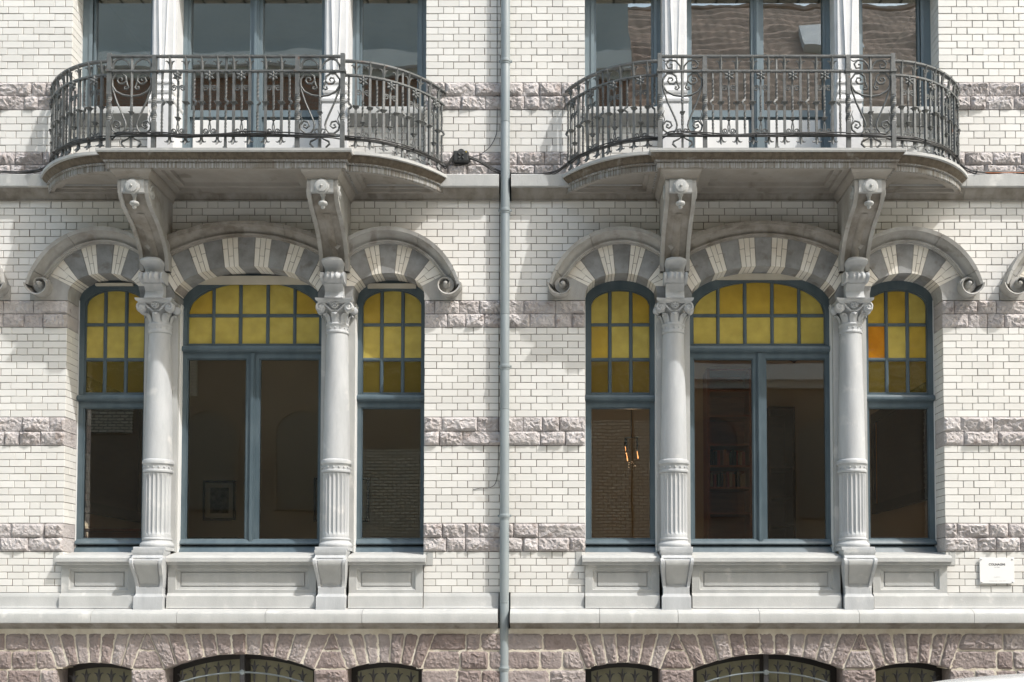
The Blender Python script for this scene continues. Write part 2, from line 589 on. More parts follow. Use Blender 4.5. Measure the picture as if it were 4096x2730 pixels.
def spans(h, z):
    """clear stretches of wall at height z: (x0, x1, jamb at left, jamb at right)"""
    cuts = sorted(openings(h, z))
    merged = []
    for a, b, j in cuts:
        if merged and a <= merged[-1][1]:
            merged[-1][1] = max(merged[-1][1], b)
        else:
            merged.append([a, b, j])
    res = []
    x, jl = h['x0'], False
    for a, b, j in merged:
        if a > x + 4:
            res.append((x, a, jl, j))
        x, jl = max(x, b), j
    if h['x1'] > x + 4:
        res.append((x, h['x1'], jl, False))
    return res


BRICK_CACHE = {}


def brick_mesh(w, hgt, dep):
    key = (round(w, 1), round(hgt, 1), round(dep, 3))
    if key not in BRICK_CACHE:
        b = MB()
        b.slab(-w / 2, w / 2, -dep, 0.0, -hgt / 2, hgt / 2, 0.8)
        me = bpy.data.meshes.new('brick')
        me.from_pydata([(x, y, z - EYE) for x, y, z in b.v], [], b.f)
        me.materials.append(MATS['glazed_brick'])
        BRICK_CACHE[key] = me
    return BRICK_CACHE[key]


J = 2.5    # joint
STR, HDR = 85.2, 41.8
REC = 0.26


def rock(name, quad, p_edge, bulge, depth, material, parent, margin=7.0, nx=None, nz=None, hmin=0.05):
    """rock-faced stone: quad corners (bl, br, tr, tl) in layout units"""
    (ax, az), (bx, bz), (cx, cz), (dx, dz) = quad
    w = max(abs(bx - ax), abs(cx - dx))
    hh = max(abs(dz - az), abs(cz - bz))
    nx = nx or max(5, min(14, int(w / 8)))
    nz = nz or max(5, min(14, int(hh / 8)))
    planes = []
    for k in range(6):
        planes.append((R.uniform(0, 1), R.uniform(0, 1), R.uniform(-1.5, 1.5), R.uniform(-1.2, 1.5), R.uniform(0.75, 1.25)))
    vs, fs = [], []
    for j in range(nz + 1):
        v = j / nz
        for i in range(nx + 1):
            u = i / nx
            ju = u + (R.uniform(-.35, .35) / nx if 0 < i < nx else 0)
            jv = v + (R.uniform(-.35, .35) / nz if 0 < j < nz else 0)
            x = (ax * (1 - ju) + bx * ju) * (1 - jv) + (dx * (1 - ju) + cx * ju) * jv
            z = (az * (1 - ju) + bz * ju) * (1 - jv) + (dz * (1 - ju) + cz * ju) * jv
            d = min(u * w, (1 - u) * w, v * hh, (1 - v) * hh)
            m = min(d / margin, 1.0) ** 0.6
            h = min(b + gu * (ju - pu) + gv * (jv - pv) for pu, pv, gu, gv, b in planes)
            h = max(0.1, min(1.35, h + 0.35)) + R.uniform(-.32, .32)
            edge = R.uniform(-0.002, 0.004) if d == 0 else 0
            vs.append(V(x, p_edge + edge + m * bulge * max(h, hmin), z))
    n1 = nx + 1
    for j in range(nz):
        for i in range(nx):
            a, b, c, d = j * n1 + i, j * n1 + i + 1, (j + 1) * n1 + i + 1, (j + 1) * n1 + i
            if R.random() < .5:
                fs += [(a, b, c), (a, c, d)]
            else:
                fs += [(a, b, d), (b, c, d)]
    rim = [j for j in range(n1)] + [j * n1 + nx for j in range(1, nz + 1)] + [nz * n1 + i for i in range(nx - 1, -1, -1)] + [j * n1 for j in range(nz - 1, 0, -1)]
    o = len(vs)
    back = 0
    for k in rim:
        vx = vs[k]
        vs.append((vx[0], -(p_edge - depth), vx[2]))
    for k in range(len(rim)):
        k2 = (k + 1) % len(rim)
        fs.append((rim[k], o + k, o + k2, rim[k2]))
    b = MB()
    b.add(vs, fs)
    return b.build(name, material, parent)


def visible_score(x, z):
    """0 where the photograph does not show the spot"""
    if not (-2290 < x < 1880) or z > 2430:
        return 0
    for c in (CA, CB):
        if 1690 < z < 2090 and abs(x - c) < 900:
            return 0
        if 1560 < z and abs(x - c) < 500:
            return 0
    return 1


for hk, h in HOUSES.items():
    ho = h['o']
    back = MB()
    bricks = []
    for z0, z1, n in ROWS:
        ph = (z1 - z0) / n
        for r in range(n):
            zb = z0 + r * ph
            zm = zb + ph / 2
            for x0, x1, jl, jr in spans(h, zm):
                back.add([V(x0, -0.0075, zb), V(x1, -0.0075, zb), V(x1, -0.0075, zb + ph), V(x0, -0.0075, zb + ph)], [(0, 1, 2, 3)])
                for jx, on, sgn in ((x0, jl, 1), (x1, jr, -1)):
                    if on:
                        xx = jx + sgn * 1.8
                        back.add([V(xx, -0.0075, zb), V(xx, -0.36, zb), V(xx, -0.36, zb + ph), V(xx, -0.0075, zb + ph)], [(0, 1, 2, 3)])
                # Flemish bond on a shared grid, starting from fixed phases
                off = 0.0 if r % 2 else (STR + HDR) / 2
                k = math.floor((x0 - off) / (STR + HDR)) - 1
                cells = []
                while True:
                    xs = off + k * (STR + HDR)
                    if xs > x1:
                        break
                    cells.append((xs, xs + STR))
                    cells.append((xs + STR, xs + STR + HDR))
                    k += 1
                clipped = []
                for a, b in cells:
                    a2, b2 = max(a, x0), min(b, x1)
                    if b2 - a2 > 0.5:
                        clipped.append([a2, b2])
                # no slivers
                i = 0
                while i < len(clipped):
                    if clipped[i][1] - clipped[i][0] < 18 and len(clipped) > 1:
                        if i + 1 < len(clipped) and i == 0:
                            clipped[1][0] = clipped[0][0]
                        else:
                            clipped[i - 1][1] = clipped[i][1]
                        clipped.pop(i)
                    else:
                        i += 1
                for ci, (a, b) in enumerate(clipped):
                    dep = 0.045
                    corner = (jl and ci == 0) or (jr and ci == len(clipped) - 1)
                    if corner:
                        dep = 0.10 if r % 2 else 0.19
                        ax = a if (jl and ci == 0) else b
                        sg = 1 if (jl and ci == 0) else -1
                        # brick returning into the reveal behind the corner brick
                        bb = (ax, ax + sg * 30)
                        bricks.append(dict(x0=min(bb), x1=max(bb), z0=zb, z1=zb + ph, p1=-dep - 0.008, p0=-0.34, ret=True))
                    bricks.append(dict(x0=a + (J / 2 if not (jl and ci == 0) else 0), x1=b - (J / 2 if not (jr and ci == len(clipped) - 1) else 0),
                                       z0=zb, z1=zb + ph, p1=0.0, p0=-dep, ret=False))
    # the reveals behind the stone bands
    for z0, z1 in BANDS:
        for x0, x1, jl, jr in spans(h, (z0 + z1) / 2):
            back.add([V(x0, -0.012, z0), V(x1, -0.012, z0), V(x1, -0.012, z1), V(x0, -0.012, z1)], [(0, 1, 2, 3)])
    wall = back.build('wall', 'dark_mortar', ho)
    cand = [b for b in bricks if not b['ret'] and b['x1'] - b['x0'] > 70 and visible_score((b['x0'] + b['x1']) / 2, b['z0'])]
    cx = PIPE_X
    cand.sort(key=lambda b: (-round((b['x1'] - b['x0']) / 6), abs((b['x0'] + b['x1']) / 2 - cx) + 0.7 * abs(b['z0'] - 900)))
    chosen = set(id(b) for b in cand[:300])
    rest = MB()
    for b in bricks:
        jx, jz, jp = R.uniform(-.8, .8), R.uniform(-.5, .5), R.uniform(-.0018, .0018)
        z0, z1 = b['z0'] + J / 2, b['z1'] - J / 2
        if id(b) in chosen:
            w, hg = b['x1'] - b['x0'], z1 - z0
            me = brick_mesh(w, hg, b['p1'] - b['p0'])
            link('brick', me, wall, V((b['x0'] + b['x1']) / 2 + jx, b['p1'] + jp, (z0 + z1) / 2 + jz))
        else:
            if b['ret']:
                jx = 0
            rest.slab(b['x0'] + jx, b['x1'] + jx, b['p0'], b['p1'] + (jp if not b['ret'] else 0), z0 + jz, z1 + jz, 0.8)
    ro = rest.build('bricks', 'glazed_brick', wall)
    ro['kind'] = 'stuff'
    ro['label'] = 'remaining glazed bricks of the wall'
    # rock-faced stone bands, two courses each
    for z0, z1 in BANDS:
        zm = (z0 + z1) / 2
        sp = spans(h, 1000) if z1 < 1210 else spans(h, 2000)
        for q, (za, zb) in enumerate(((z0, zm), (zm, z1))):
            for x0, x1, jl, jr in sp:
                x = x0
                first = True
                while x < x1 - 1:
                    w = R.choice((62, 78, 96, 118, 132)) * R.uniform(.92, 1.1)
                    if first and q:
                        w *= 0.6
                    if x1 - (x + w) < 48:
                        w = x1 - x
                    la = (0 if (jl and first) else 1.2)
                    ra = (0 if (jr and x + w >= x1 - 1) else 1.2)
                    corner = (jl and first) or (jr and x + w >= x1 - 1)
                    rock('stone', [(x + la, za + 1.2), (x + w - ra, za + 1.2), (x + w - ra, zb - 1.2), (x + la, zb - 1.2)],
                         0.002, R.uniform(.018, .036), 0.33 if corner else 0.03, 'rock_stone', wall)
                    x += w
                    first = False

# ------------------------------------------------------------------ arches, hoods, columns, corbels, windows: one bay at a time


def arch_set(ho, c, cx, bot, top, joints, kinds):
    """joints: list of ((bx, bz), (tx, tz)) left to right relative to the bay centre"""
    a = MB()
    pts_b, pts_t = [], []
    n = 24
    xb0, xb1 = joints[0][0][0], joints[-1][0][0]
    xt0, xt1 = joints[0][1][0], joints[-1][1][0]
    inner = [(c + xb0 + (xb1 - xb0) * i / n, bot(xb0 + (xb1 - xb0) * i / n) + 1.5) for i in range(n + 1)]
    outer = [(c + xt0 + (xt1 - xt0) * i / n, top(xt0 + (xt1 - xt0) * i / n)) for i in range(n + 1)]
    a.strip_ring(inner, outer, -0.32, 0.0015)
    arch = a.build('arch', 'dark_mortar', ho)

    def piece(j0, j1, f0, f1, g, name, material, pf):
        """f0, f1: share of the radial length from the intrados up"""
        K = 3
        lo, hi = [], []
        for i in range(K + 1):
            s = i / K
            bx = j0[0][0] + (j1[0][0] - j0[0][0]) * s
            tx = j0[1][0] + (j1[1][0] - j0[1][0]) * s
            B = Vector((bx, bot(bx)))
            T = Vector((tx, top(tx)))
            lo.append(B.lerp(T, f0))
            hi.append(B.lerp(T, f1))
        d = (lo[-1] - lo[0])
        e = (hi[-1] - hi[0])
        lo[0] += d.normalized() * g
        lo[-1] -= d.normalized() * g
        hi[0] += e.normalized() * g
        hi[-1] -= e.normalized() * g
        if f0 > 0:
            lo = [q + Vector((0, g)) for q in lo]
        if f1 < 1:
            hi = [q - Vector((0, g)) for q in hi]
        m = MB()
        m.poly([(c + q.x, q.y) for q in lo] + [(c + q.x, q.y) for q in reversed(hi)], -0.325, pf)
        return m.build(name, material, arch)

    def mid(j0, j1, s):
        return tuple((j0[q][0] + (j1[q][0] - j0[q][0]) * s, 0) for q in (0, 1))

    for k, kind in enumerate(kinds):
        j0, j1 = joints[k], joints[k + 1]
        if kind == 'S':
            piece(j0, j1, 0, 1, 0.9, 'voussoir', 'dark_stone', 0.008)
        else:
            for t in range(3):
                a0, a1 = mid(j0, j1, t / 3), mid(j0, j1, (t + 1) / 3)
                f = .37 if t == 1 else .64
                piece(a0, a1, 0, f, 1.2, 'brick', 'arch_brick', 0.006 + R.uniform(-.001, .001))
                piece(a0, a1, f, 1, 1.2, 'brick', 'arch_brick', 0.006 + R.uniform(-.001, .001))
    return arch


HOODP = [(0, -0.01), (0, .034), (.10, .038), (.13, .064), (.20, .066), (.22, .048), (.36, .050), (.52, .066), (.66, .094), (.72, .122), (.73, .142), (1.0, .150), (1.0, -0.01)]


def hood_ring(ix, iz, nx, nz, w, prof=HOODP, add=0.0):
    return [V(ix + nx * w * t, p + (add if p > 0 else 0), iz + nz * w * t) for t, p in prof]


def side_bot(cx):
    def f(x):
        t = (x - cx) / 147.0
        return 1236 + 84 * math.sqrt(max(1 - t * t, 0)) if abs(t) < 1 else 1236
    return f


def side_arch(ho, c, s, cut):
    """s = side of the bay (-1 left, 1 right); the scroll turns away from the bay"""
    cx = s * HB
    bot = side_bot(cx)

    def top(x):
        return circ_z(x - cx, 1440, 249)
    tj = [37, 98, 168, 238]
    bj = [26, 65, 107, 137]
    J_ = [((cx - b, 0), (cx - t, 0)) for b, t in zip(reversed(bj), reversed(tj))] + [((cx + b, 0), (cx + t, 0)) for b, t in zip(bj, tj)]
    arch_set(ho, c, cx, bot, top, J_, ['B', 'S', 'B', 'S', 'B', 'S', 'B'])
    # springer stone under the scroll
    X = lambda v: c + cx + s * v
    m = MB()
    out = [(X(137), bot(cx + s * 137)), (X(145), 1246), (X(147), 1232), (X(147), 1209), (X(299), 1209), (X(299), 1262), (X(283), 1300), (X(240), 1352), (X(237), 1318)]
    if s < 0:
        out.reverse()
    m.poly(out, -0.325, 0.010)
    m.build('springer', 'weathered_stone', ho)
    # hood moulding: from the corbel over the crown to the scroll
    hood = part('hood_mould', ho)
    cz = 1191.0
    a_end, a_start = rad(13.5), PI - math.acos(cut / 300.0)
    segs = [(a_start, rad(64)), (rad(64), rad(25)), (rad(25), a_end)]
    for q, (t0, t1) in enumerate(segs):
        n = max(6, int(abs(t1 - t0) / rad(4)))
        rings = []
        for i in range(n + 1):
            t = t0 + (t1 - t0) * i / n
            if i == 0 and q:
                t -= 0.006
            rin = 247 + (max(0, rad(30) - t) / rad(16)) * 17
            rings.append(hood_ring(X(rin * math.cos(t)), cz + rin * math.sin(t), s * math.cos(t), math.sin(t), 301 - rin))
        m = MB()
        m.loft(rings)
        if q == 2:
            # the band runs on into a spiral
            scx, scz = 239, 1262
            rings = []
            for i in range(61):
                th = -rad(7.2 * i) + rad(4)
                rr = 62 * math.exp(-1.386 * (7.2 * i) / 360)
                w = rr * .42
                rings.append(hood_ring(X(scx + (rr - w) * math.cos(th)), scz + (rr - w) * math.sin(th), s * math.cos(th), math.sin(th), w, add=0.0005 * i))
            m.loft(rings)
            m.button(X(scx), scz, 0.0, [(32, 0.0), (32, .092), (16, .096), (14, .12), (11, .13), (9.5, .15), (7, .166), (1, .174)], 24)
        m.build('hood_scroll' if q == 2 else 'hood_segment', 'weathered_stone', hood, smooth=35)


def centre_bot(x):
    t = x / 294.0
    return 1222 + 127 * math.sqrt(max(1 - t * t, 0))


def centre_arch(ho, c):
    def top(x):
        return circ_z(x, 1466, 628)
    tj = [35, 101, 175, 235, 302, 356]
    bj = [30, 88, 147, 196, 251, 290]
    J_ = [((-b, 0), (-t, 0)) for b, t in zip(reversed(bj), reversed(tj))] + [((b, 0), (t, 0)) for b, t in zip(bj, tj)]
    arch_set(ho, c, 0, centre_bot, top, J_, ['B', 'S', 'B', 'S', 'B', 'S', 'B', 'S', 'B', 'S', 'B'])
    hood = part('hood_mould', ho)
    xs = [-322, -156, 152, 322]
    for q in range(3):
        rings = []
        n = 10
        for i in range(n + 1):
            x = xs[q] + (xs[q + 1] - xs[q]) * i / n + (0.8 if (i == 0 and q) else 0)
            zi = circ_z(x, 1466, 628)
            d = Vector((x, zi - 838)).normalized()
            # outer edge on its own, flatter circle
            k = 48 + 0.00016 * x * x
            rings.append(hood_ring(c + x, zi, d.x, d.y, k))
        m = MB()
        m.loft(rings)
        m.build('hood_segment', 'sooty_stone', hood, smooth=35)


def impost(ho, c, s):
    pts = [(c + s * x, z) for x, z in ((291, 1209), (429, 1209), (429, 1236), (436, 1267), (338, 1316), (338, 1344), (352, 1352), (289, 1236))]
    if s < 0:
        pts.reverse()
    m = MB()
    m.poly(pts, -0.325, 0.004)
    m.build('impost', 'dark_stone', ho)
    m = MB()
    m.box(c + s * 361 - 68, c + s * 361 + 68, -0.36, -0.14, 193, 1209)
    m.build('pier', 'blue_stone', ho)
    for e in (-1, 1):
        m = MB()
        xx = c + s * 361 + e * 69.5
        m.box(xx - 1.6, xx + 1.6, -0.36, -0.18 if e * s > 0 else -0.2, 193, 1215)
        m.build('sealing_strip', 'white_paint', ho)


def spiral_pts(cx, cz, r0, turns, p, s=1, a0=0.0, n=30, decay=1.3):
    out = []
    for i in range(n + 1):
        t = i / n
        r = r0 * math.exp(-decay * turns * t)
        a = a0 - s * 2 * PI * turns * t
        out.append(V(cx + r * math.cos(a), p, cz + r * math.sin(a)))
    return out


def column(ho, c, s):
    col = part('column', ho)
    x, p = c + s * 361, -0.105
    m = MB()
    m.lathe(x, p, [(42.5, 1080), (43.5, 1060), (46, 940), (50, 790), (53, 650), (54, 572), (54, 563)], 40)
    m.build('shaft', 'column_stone', col, smooth=40)
    m = MB()
    m.lathe(x, p, [(54, 566), (60, 562), (62, 555), (61, 548), (57, 545), (55, 541), (54.5, 532), (55, 524), (58, 522), (59, 518), (57, 513), (53, 511)], 40)
    for i in range(16):
        a = 2 * PI * i / 16
        m.ball(V(x + 56 * math.cos(a), p - 56 * math.sin(a) / U, 533), 0.011, 8)
    m.build('collar', 'column_stone', col, smooth=40)

    def flute(r, z, a):
        k = abs(math.sin(a * 10))
        e = min(1, max(0, (z - 262) / 10)) * min(1, max(0, (508 - z) / 10))
        return r - 6.0 * (k ** 0.7) * e if k > 0.28 else r
    m = MB()
    zs = [510, 505, 501, 497, 430, 360, 290, 274, 269, 265, 260, 247]
    m.lathe(x, p, [(53.5, z) for z in zs], 160, flute)
    m.build('fluted_drum', 'column_stone', col, smooth=50)
    m = MB()
    m.lathe(x, p, [(53, 250), (57, 247), (58, 242), (55, 239), (56, 234), (60, 230), (65, 226), (67, 220), (66, 213), (63, 210), (30, 210)], 40)
    m.build('base', 'column_stone', col, smooth=40)
    m = MB()
    m.slab(x - 66, x + 66, -0.25, 0.10, 196, 210, 2)
    m.build('plinth', 'column_stone', col)
    # neck band and capital
    m = MB()
    m.lathe(x, p, [(42, 1078), (46, 1080), (47, 1085), (45, 1088), (44, 1092), (44, 1106), (46, 1109), (48, 1114), (46, 1119), (43, 1121), (42, 1130)], 36)
    for i in range(14):
        a = 2 * PI * (i + .5) / 14
        m.ball(V(x + 44.5 * math.cos(a), p - 44.5 * math.sin(a) / U, 1099), 0.009, 8)
    m.build('neck_band', 'column_stone', col, smooth=40)
    m = MB()
    m.lathe(x, p, [(41, 1118), (42, 1140), (45, 1160), (52, 1180), (60, 1193)], 28)
    m.build('bell', 'column_stone', col, smooth=40)
    for i in range(8):
        a = 2 * PI * (i + .5) / 8 + PI / 8
        rings = []
        for j, (r, z, w, th) in enumerate(((43, 1120, 12, 3), (45, 1132, 15, 4), (49, 1144, 16, 4), (55, 1153, 15, 4), (61, 1156, 12, 4), (64, 1152, 8, 3.5), (63, 1147, 3, 2))):
            ring = []
            for (dw, dr) in ((-1, -.3), (-.5, .45), (0, .9), (.5, .45), (1, -.3), (.5, -.8), (-.5, -.8)):
                rr, tt = r + dr * th, dw * w
                ring.append(V(x + rr * math.cos(a) - tt * math.sin(a), p - (rr * math.sin(a) + tt * math.cos(a)) / U, z - (1.5 if abs(dw) > .6 else 0)))
            rings.append(ring)
        m = MB()
        m.loft(rings)
        m.build('leaf', 'column_stone', col, smooth=60)
    for e in (-1, 1):
        m = MB()
        vx, vz, vp = x + e * 57, 1176, 0.058
        m.button(vx, vz, vp - 0.05, [(20, 0), (20, .03), (17, .045), (8, .048), (2, .05)], 20)
        m.tube(spiral_pts(vx, vz, 19, 2.0, vp, s=e, a0=PI / 2, n=34), 0.011, 6)
        m.tube([V(x + e * 57, vp, 1195), V(x + e * 40, vp - .01, 1188), V(x + e * 24, vp - .02, 1172), V(x + e * 12, vp - .025, 1163), V(x, vp - .025, 1166)],
               [.011, .011, .010, .009, .007], 6)
        m.build('volute', 'column_stone', col, smooth=50)
        m = MB()                                   # scroll on the flank of the capital
        m.button(x + e * 66, 1176, -0.12, [(17, 0), (17, .03), (12, .04), (3, .045)], 16)
        m.build('rear_volute', 'column_stone', col, smooth=50)
    m = MB()
    m.button(x, 1186, 0.030, [(15, 0), (15, .03), (13, .036), (11, .030), (10, .028)], 20)
    for i in range(5):
        a = 2 * PI * i / 5 + PI / 2
        m.ball(V(x + 7 * math.cos(a), 0.063, 1186 + 7 * math.sin(a)), 0.011, 8, (1, .7, 1))
    m.ball(V(x, 0.067, 1186), 0.008, 8)
    m.build('rosette', 'column_stone', col, smooth=50)
    # abacus with hollowed sides
    m = MB()
    rings = []
    for k, z in ((64, 1192), (66, 1196), (71, 1199), (74, 1203), (75, 1209.5)):
        ring = []
        for q in range(4):
            for tt in (-1, -.8, -.45, 0, .45, .8):
                hollow = 9 * (1 - tt * tt)
                a = [(tt * k, k - hollow), (k - hollow, -tt * k), (-tt * k, -k + hollow), (-k + hollow, tt * k)][q]
                ring.append(V(x + a[0], p + 0.02 + a[1] / U, z))
        rings.append(ring)
    m.loft(rings)
    m.build('abacus', 'column_stone', col, smooth=30)


CORB = [(.655, 1604), (.665, 1585), (.655, 1556), (.625, 1535), (.565, 1514), (.48, 1497), (.40, 1484), (.32, 1466), (.25, 1446), (.19, 1424), (.14, 1400), (.105, 1375), (.09, 1350), (.085, 1320)]


def corbel(ho, c, s):
    x = c + s * 361
    cor = part('corbel', ho)
    m = MB()
    prof = [(-.02, 1604)] + [(p - .028, z) for p, z in CORB] + [(-.02, 1320)]
    m.prof_x(prof, x - 57, x + 57)
    m.build('body', 'sooty_stone', cor, smooth=35)
    for e in (-1, 1):
        m = MB()
        pr = [(-.02, 1604)] + [(p, z) for p, z in CORB] + [(-.02, 1320)]
        xa, xb = sorted((x + e * 59, x + e * 43))
        m.prof_x(pr, xa, xb)
        m.build('edge_rib', 'weathered_stone', cor, smooth=35)
    m = MB()           # raised plate and tongue under the button
    m.prof_x([(.6, 1604), (.662, 1604), (.672, 1585), (.66, 1553), (.6, 1553)], x - 43, x + 43)
    m.build('scroll_head', 'blue_stone', cor, smooth=35)
    m = MB()
    m.button(x, 1574, .662, [(29, 0), (29, .016), (26, .022), (23, .022), (23, .034), (20, .037), (5, .037), (4.5, .047), (2, .052), (.5, .053)], 28)
    m.build('button', 'blue_stone', cor, smooth=40)
    m = MB()
    m.lathe(x, .612, [(4, 1556), (12, 1552), (11, 1547), (7, 1542), (6, 1530), (7, 1525), (16, 1522), (18, 1518), (18, 1514), (15, 1510), (8, 1507), (8, 1500), (5, 1496), (2, 1495)], 20)
    m.build('drop', 'blue_stone', cor, smooth=40)
    m = MB()           # raised bead down the middle of the shaft
    rings = []
    for p, z in CORB[5:12]:
        rings.append([V(x - 15, p - .04, z), V(x - 15, p - .022, z), V(x - 9, p - .008, z), V(x + 9, p - .008, z), V(x + 15, p - .022, z), V(x + 15, p - .04, z)])
    m.loft(rings)
    m.build('tongue', 'sooty_stone', cor, smooth=50)
    for e in (-1, 1):                              # spiral on each flank
        m = MB()
        pts = []
        for i in range(34):
            t = i / 33
            r = .075 * math.exp(-2.4 * t)
            a = -4 * PI * t + PI / 2
            pts.append(((x + e * 60) / U, -(.56 + r * math.cos(a)), EYE + 1560 / U + r * math.sin(a)))
        m.tube(pts, .011, 6)
        m.build('flank_scroll', 'blue_stone', cor, smooth=50)
    # leaf block that stands on the capital
    m = MB()
    rings = []
    for z, w, p in ((1366, 14, .110), (1364, 28, .180), (1357, 38, .215), (1348, 42, .222), (1340, 42, .195), (1336, 40, .140), (1324, 38, .105), (1306, 40, .110)):
        rings.append([V(x - w, -.02, z), V(x - w, p - .03, z), V(x - w * .6, p, z), V(x - w * .12, p + .004, z), V(x + w * .12, p + .004, z), V(x + w * .6, p, z), V(x + w, p - .03, z), V(x + w, -.02, z)])
    m.loft(rings)
    m.build('leaf', 'column_stone', cor, smooth=60)
    m = MB()
    rings = []
    for z, p in ((1311, .10), (1307, .15), (1299, .185), (1288, .20), (1277, .19), (1270, .155), (1267, .10)):
        ring = [V(x - 46, -.02, z)]
        for k in range(-11, 12):
            u = k / 11
            rib = .022 * max(0, math.cos(u * 5 * PI)) * (1 if abs(u) < .6 else 0)
            pinch = .03 * max(0, 1 - abs(abs(u) - .72) / .12)
            ring.append(V(x + u * 47, p + rib - pinch, z))
        ring.append(V(x + 46, -.02, z))
        rings.append(ring)
    m.loft(rings)
    m.build('roll', 'column_stone', cor, smooth=60)
    m = MB()
    m.prof_x([(-.02, 1270), (.12, 1270), (.118, 1262), (.085, 1250), (.070, 1238), (.076, 1226), (.105, 1209.5), (-.02, 1209.5)], x - 37, x + 37)
    m.build('foot', 'column_stone', cor, smooth=30)
    # moulded cap under the balcony
    m = MB()
    rings = []
    for z, w, p in ((1604, 62, .675), (1608, 62, .675), (1612, 66, .69), (1622, 74, .715), (1630, 78, .722), (1637.5, 78, .722)):
        rings.append([V(x - w, 0, z), V(x - w, p, z), V(x + w, p, z), V(x + w, 0, z)])
    m.loft(rings)
    m.build('cap', 'soffit_stone', cor, smooth=30)


def bar_frame(m, x0, x1, z0, z1, t, p0, p1):
    m.box(x0, x0 + t, p0, p1, z0, z1)
    m.box(x1 - t, x1, p0, p1, z0, z1)
    m.box(x0 + t, x1 - t, p0, p1, z0, z0 + t)
    m.box(x0 + t, x1 - t, p0, p1, z1 - t, z1)


def arched_light(win, cx, xo, zb, spring_o, rise_o, cols, rows, spring_i, rise_i, colours):
    """glazing above the transom: cx window centre, xo outer half width, cols list of pane x ranges (relative),
    rows list of pane z ranges from the bottom up, the last one running into the arch"""
    xi = cols[-1][1]
    # frame: arched ring
    n = 24
    m = MB()
    outer = [(cx + xo, zb)] + ell(cx, spring_o, xo, rise_o, 0, PI, n) + [(cx - xo, zb)]
    inn = [(cx + xi + 4, zb)] + ell(cx, spring_i, xi + 4, rise_i + 4, 0, PI, n) + [(cx - xi - 4, zb)]
    m.strip_ring(inn, outer, -0.335, -0.262)
    m.build('outer_frame', 'frame_paint', win, smooth=30)
    m = MB()
    mid_o = [(cx + xi + 11, zb)] + ell(cx, spring_i, xi + 11, rise_i + 11, 0, PI, n) + [(cx - xi - 11, zb)]
    inn2 = [(cx + xi, zb)] + ell(cx, spring_i, xi, rise_i, 0, PI, n) + [(cx - xi, zb)]
    m.strip_ring(inn2, mid_o, -0.32, -0.280)
    m.box(cx - xi, cx + xi, -0.32, -0.272, zb, rows[0][0])
    m.build('sash', 'frame_paint', win, smooth=30)

    def top_z(x):
        t = (x - 0) / xi
        return spring_i + rise_i * math.sqrt(max(1 - t * t, 0))
    for k in range(len(cols) - 1):
        xa, xb = cols[k][1], cols[k + 1][0]
        m = MB()
        zt = top_z((xa + xb) / 2) + 3
        m.prof = None
        vs = [V(cx + xa, -0.312, rows[0][0]), V(cx + xa, -0.296, rows[0][0]), V(cx + xa + 4, -0.284, rows[0][0]), V(cx + xb - 4, -0.284, rows[0][0]), V(cx + xb, -0.296, rows[0][0]), V(cx + xb, -0.312, rows[0][0])]
        ve = [(a[0], a[1], EYE + zt / U) for a in vs]
        m.loft([vs, ve])
        m.build('glazing_bar', 'frame_paint', win)
    for k in range(len(rows) - 1):
        za, zb2 = rows[k][1], rows[k + 1][0]
        m = MB()
        m.prof_x([(-.312, za), (-.298, za), (-.286, za + 4), (-.286, zb2 - 4), (-.298, zb2), (-.312, zb2)], cx - xi, cx + xi)
        m.build('glazing_bar', 'frame_paint', win)
    for ri, (za, zb2) in enumerate(rows):
        for ci, (xa, xb) in enumerate(cols):
            m = MB()
            if ri < len(rows) - 1:
                m.box(cx + xa - 1, cx + xb + 1, -0.304, -0.299, za - 1, zb2 + 1)
            else:
                pts = [(cx + xa - 1, za - 1), (cx + xb + 1, za - 1)]
                K = 8
                for i in range(K + 1):
                    xx = xb + (xa - xb) * i / K
                    pts.append((cx + xx, max(top_z(xx) + 1, za + 2)))
                m.poly(pts, -0.304, -0.299)
            base_g = 'honey_glass' if (ri == len(rows) - 1 and R.random() < .45) or R.random() < .1 else 'yellow_glass'
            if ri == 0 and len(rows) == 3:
                base_g = 'dim_yellow_glass'  # same glass, painted darker for the row below the blind
            g = m.build('pane', colours.get((ri, ci), base_g), win)
            if (ri, ci) in colours:
                g['label'] = 'replaced deep orange pane'


def transom(win, x0, x1, z0, z1):
    m = MB()
    zc = (z0 + z1) / 2
    h = (z1 - z0) / 2
    prof = [(-.33, z1 + 3), (-.262, z1 + 3), (-.256, z1), (-.235, z1 - h * .25), (-.224, zc), (-.228, z0 + h * .5), (-.245, z0 + h * .12), (-.262, z0), (-.262, z0 - 4), (-.33, z0 - 4)]
    m.prof_x(prof, x0, x1)
    m.build('transom', 'frame_paint', win, smooth=40)


def casement(win, x0, x1, z0, z1, gx0, gx1, gz0, gz1, glassm='window_glass'):
    m = MB()
    m.box(x0, gx0 - 5, -0.33, -0.268, z0, z1)
    m.box(gx1 + 5, x1, -0.33, -0.268, z0, z1)
    m.box(gx0 - 5, gx1 + 5, -0.33, -0.268, z0, gz0 - 4)
    m.box(gx0 - 5, gx1 + 5, -0.33, -0.268, gz1 + 4, z1)
    m.build('casement', 'frame_paint', win)
    m = MB()
    bar_frame(m, gx0 - 5, gx1 + 5, gz0 - 4, gz1 + 4, 5, -0.32, -0.278)
    m.build('glazing_bead', 'frame_paint', win)
    m = MB()
    m.box(gx0 - 1, gx1 + 1, -0.304, -0.299, gz0 - 1, gz1 + 1)
    m.build('pane', glassm, win)


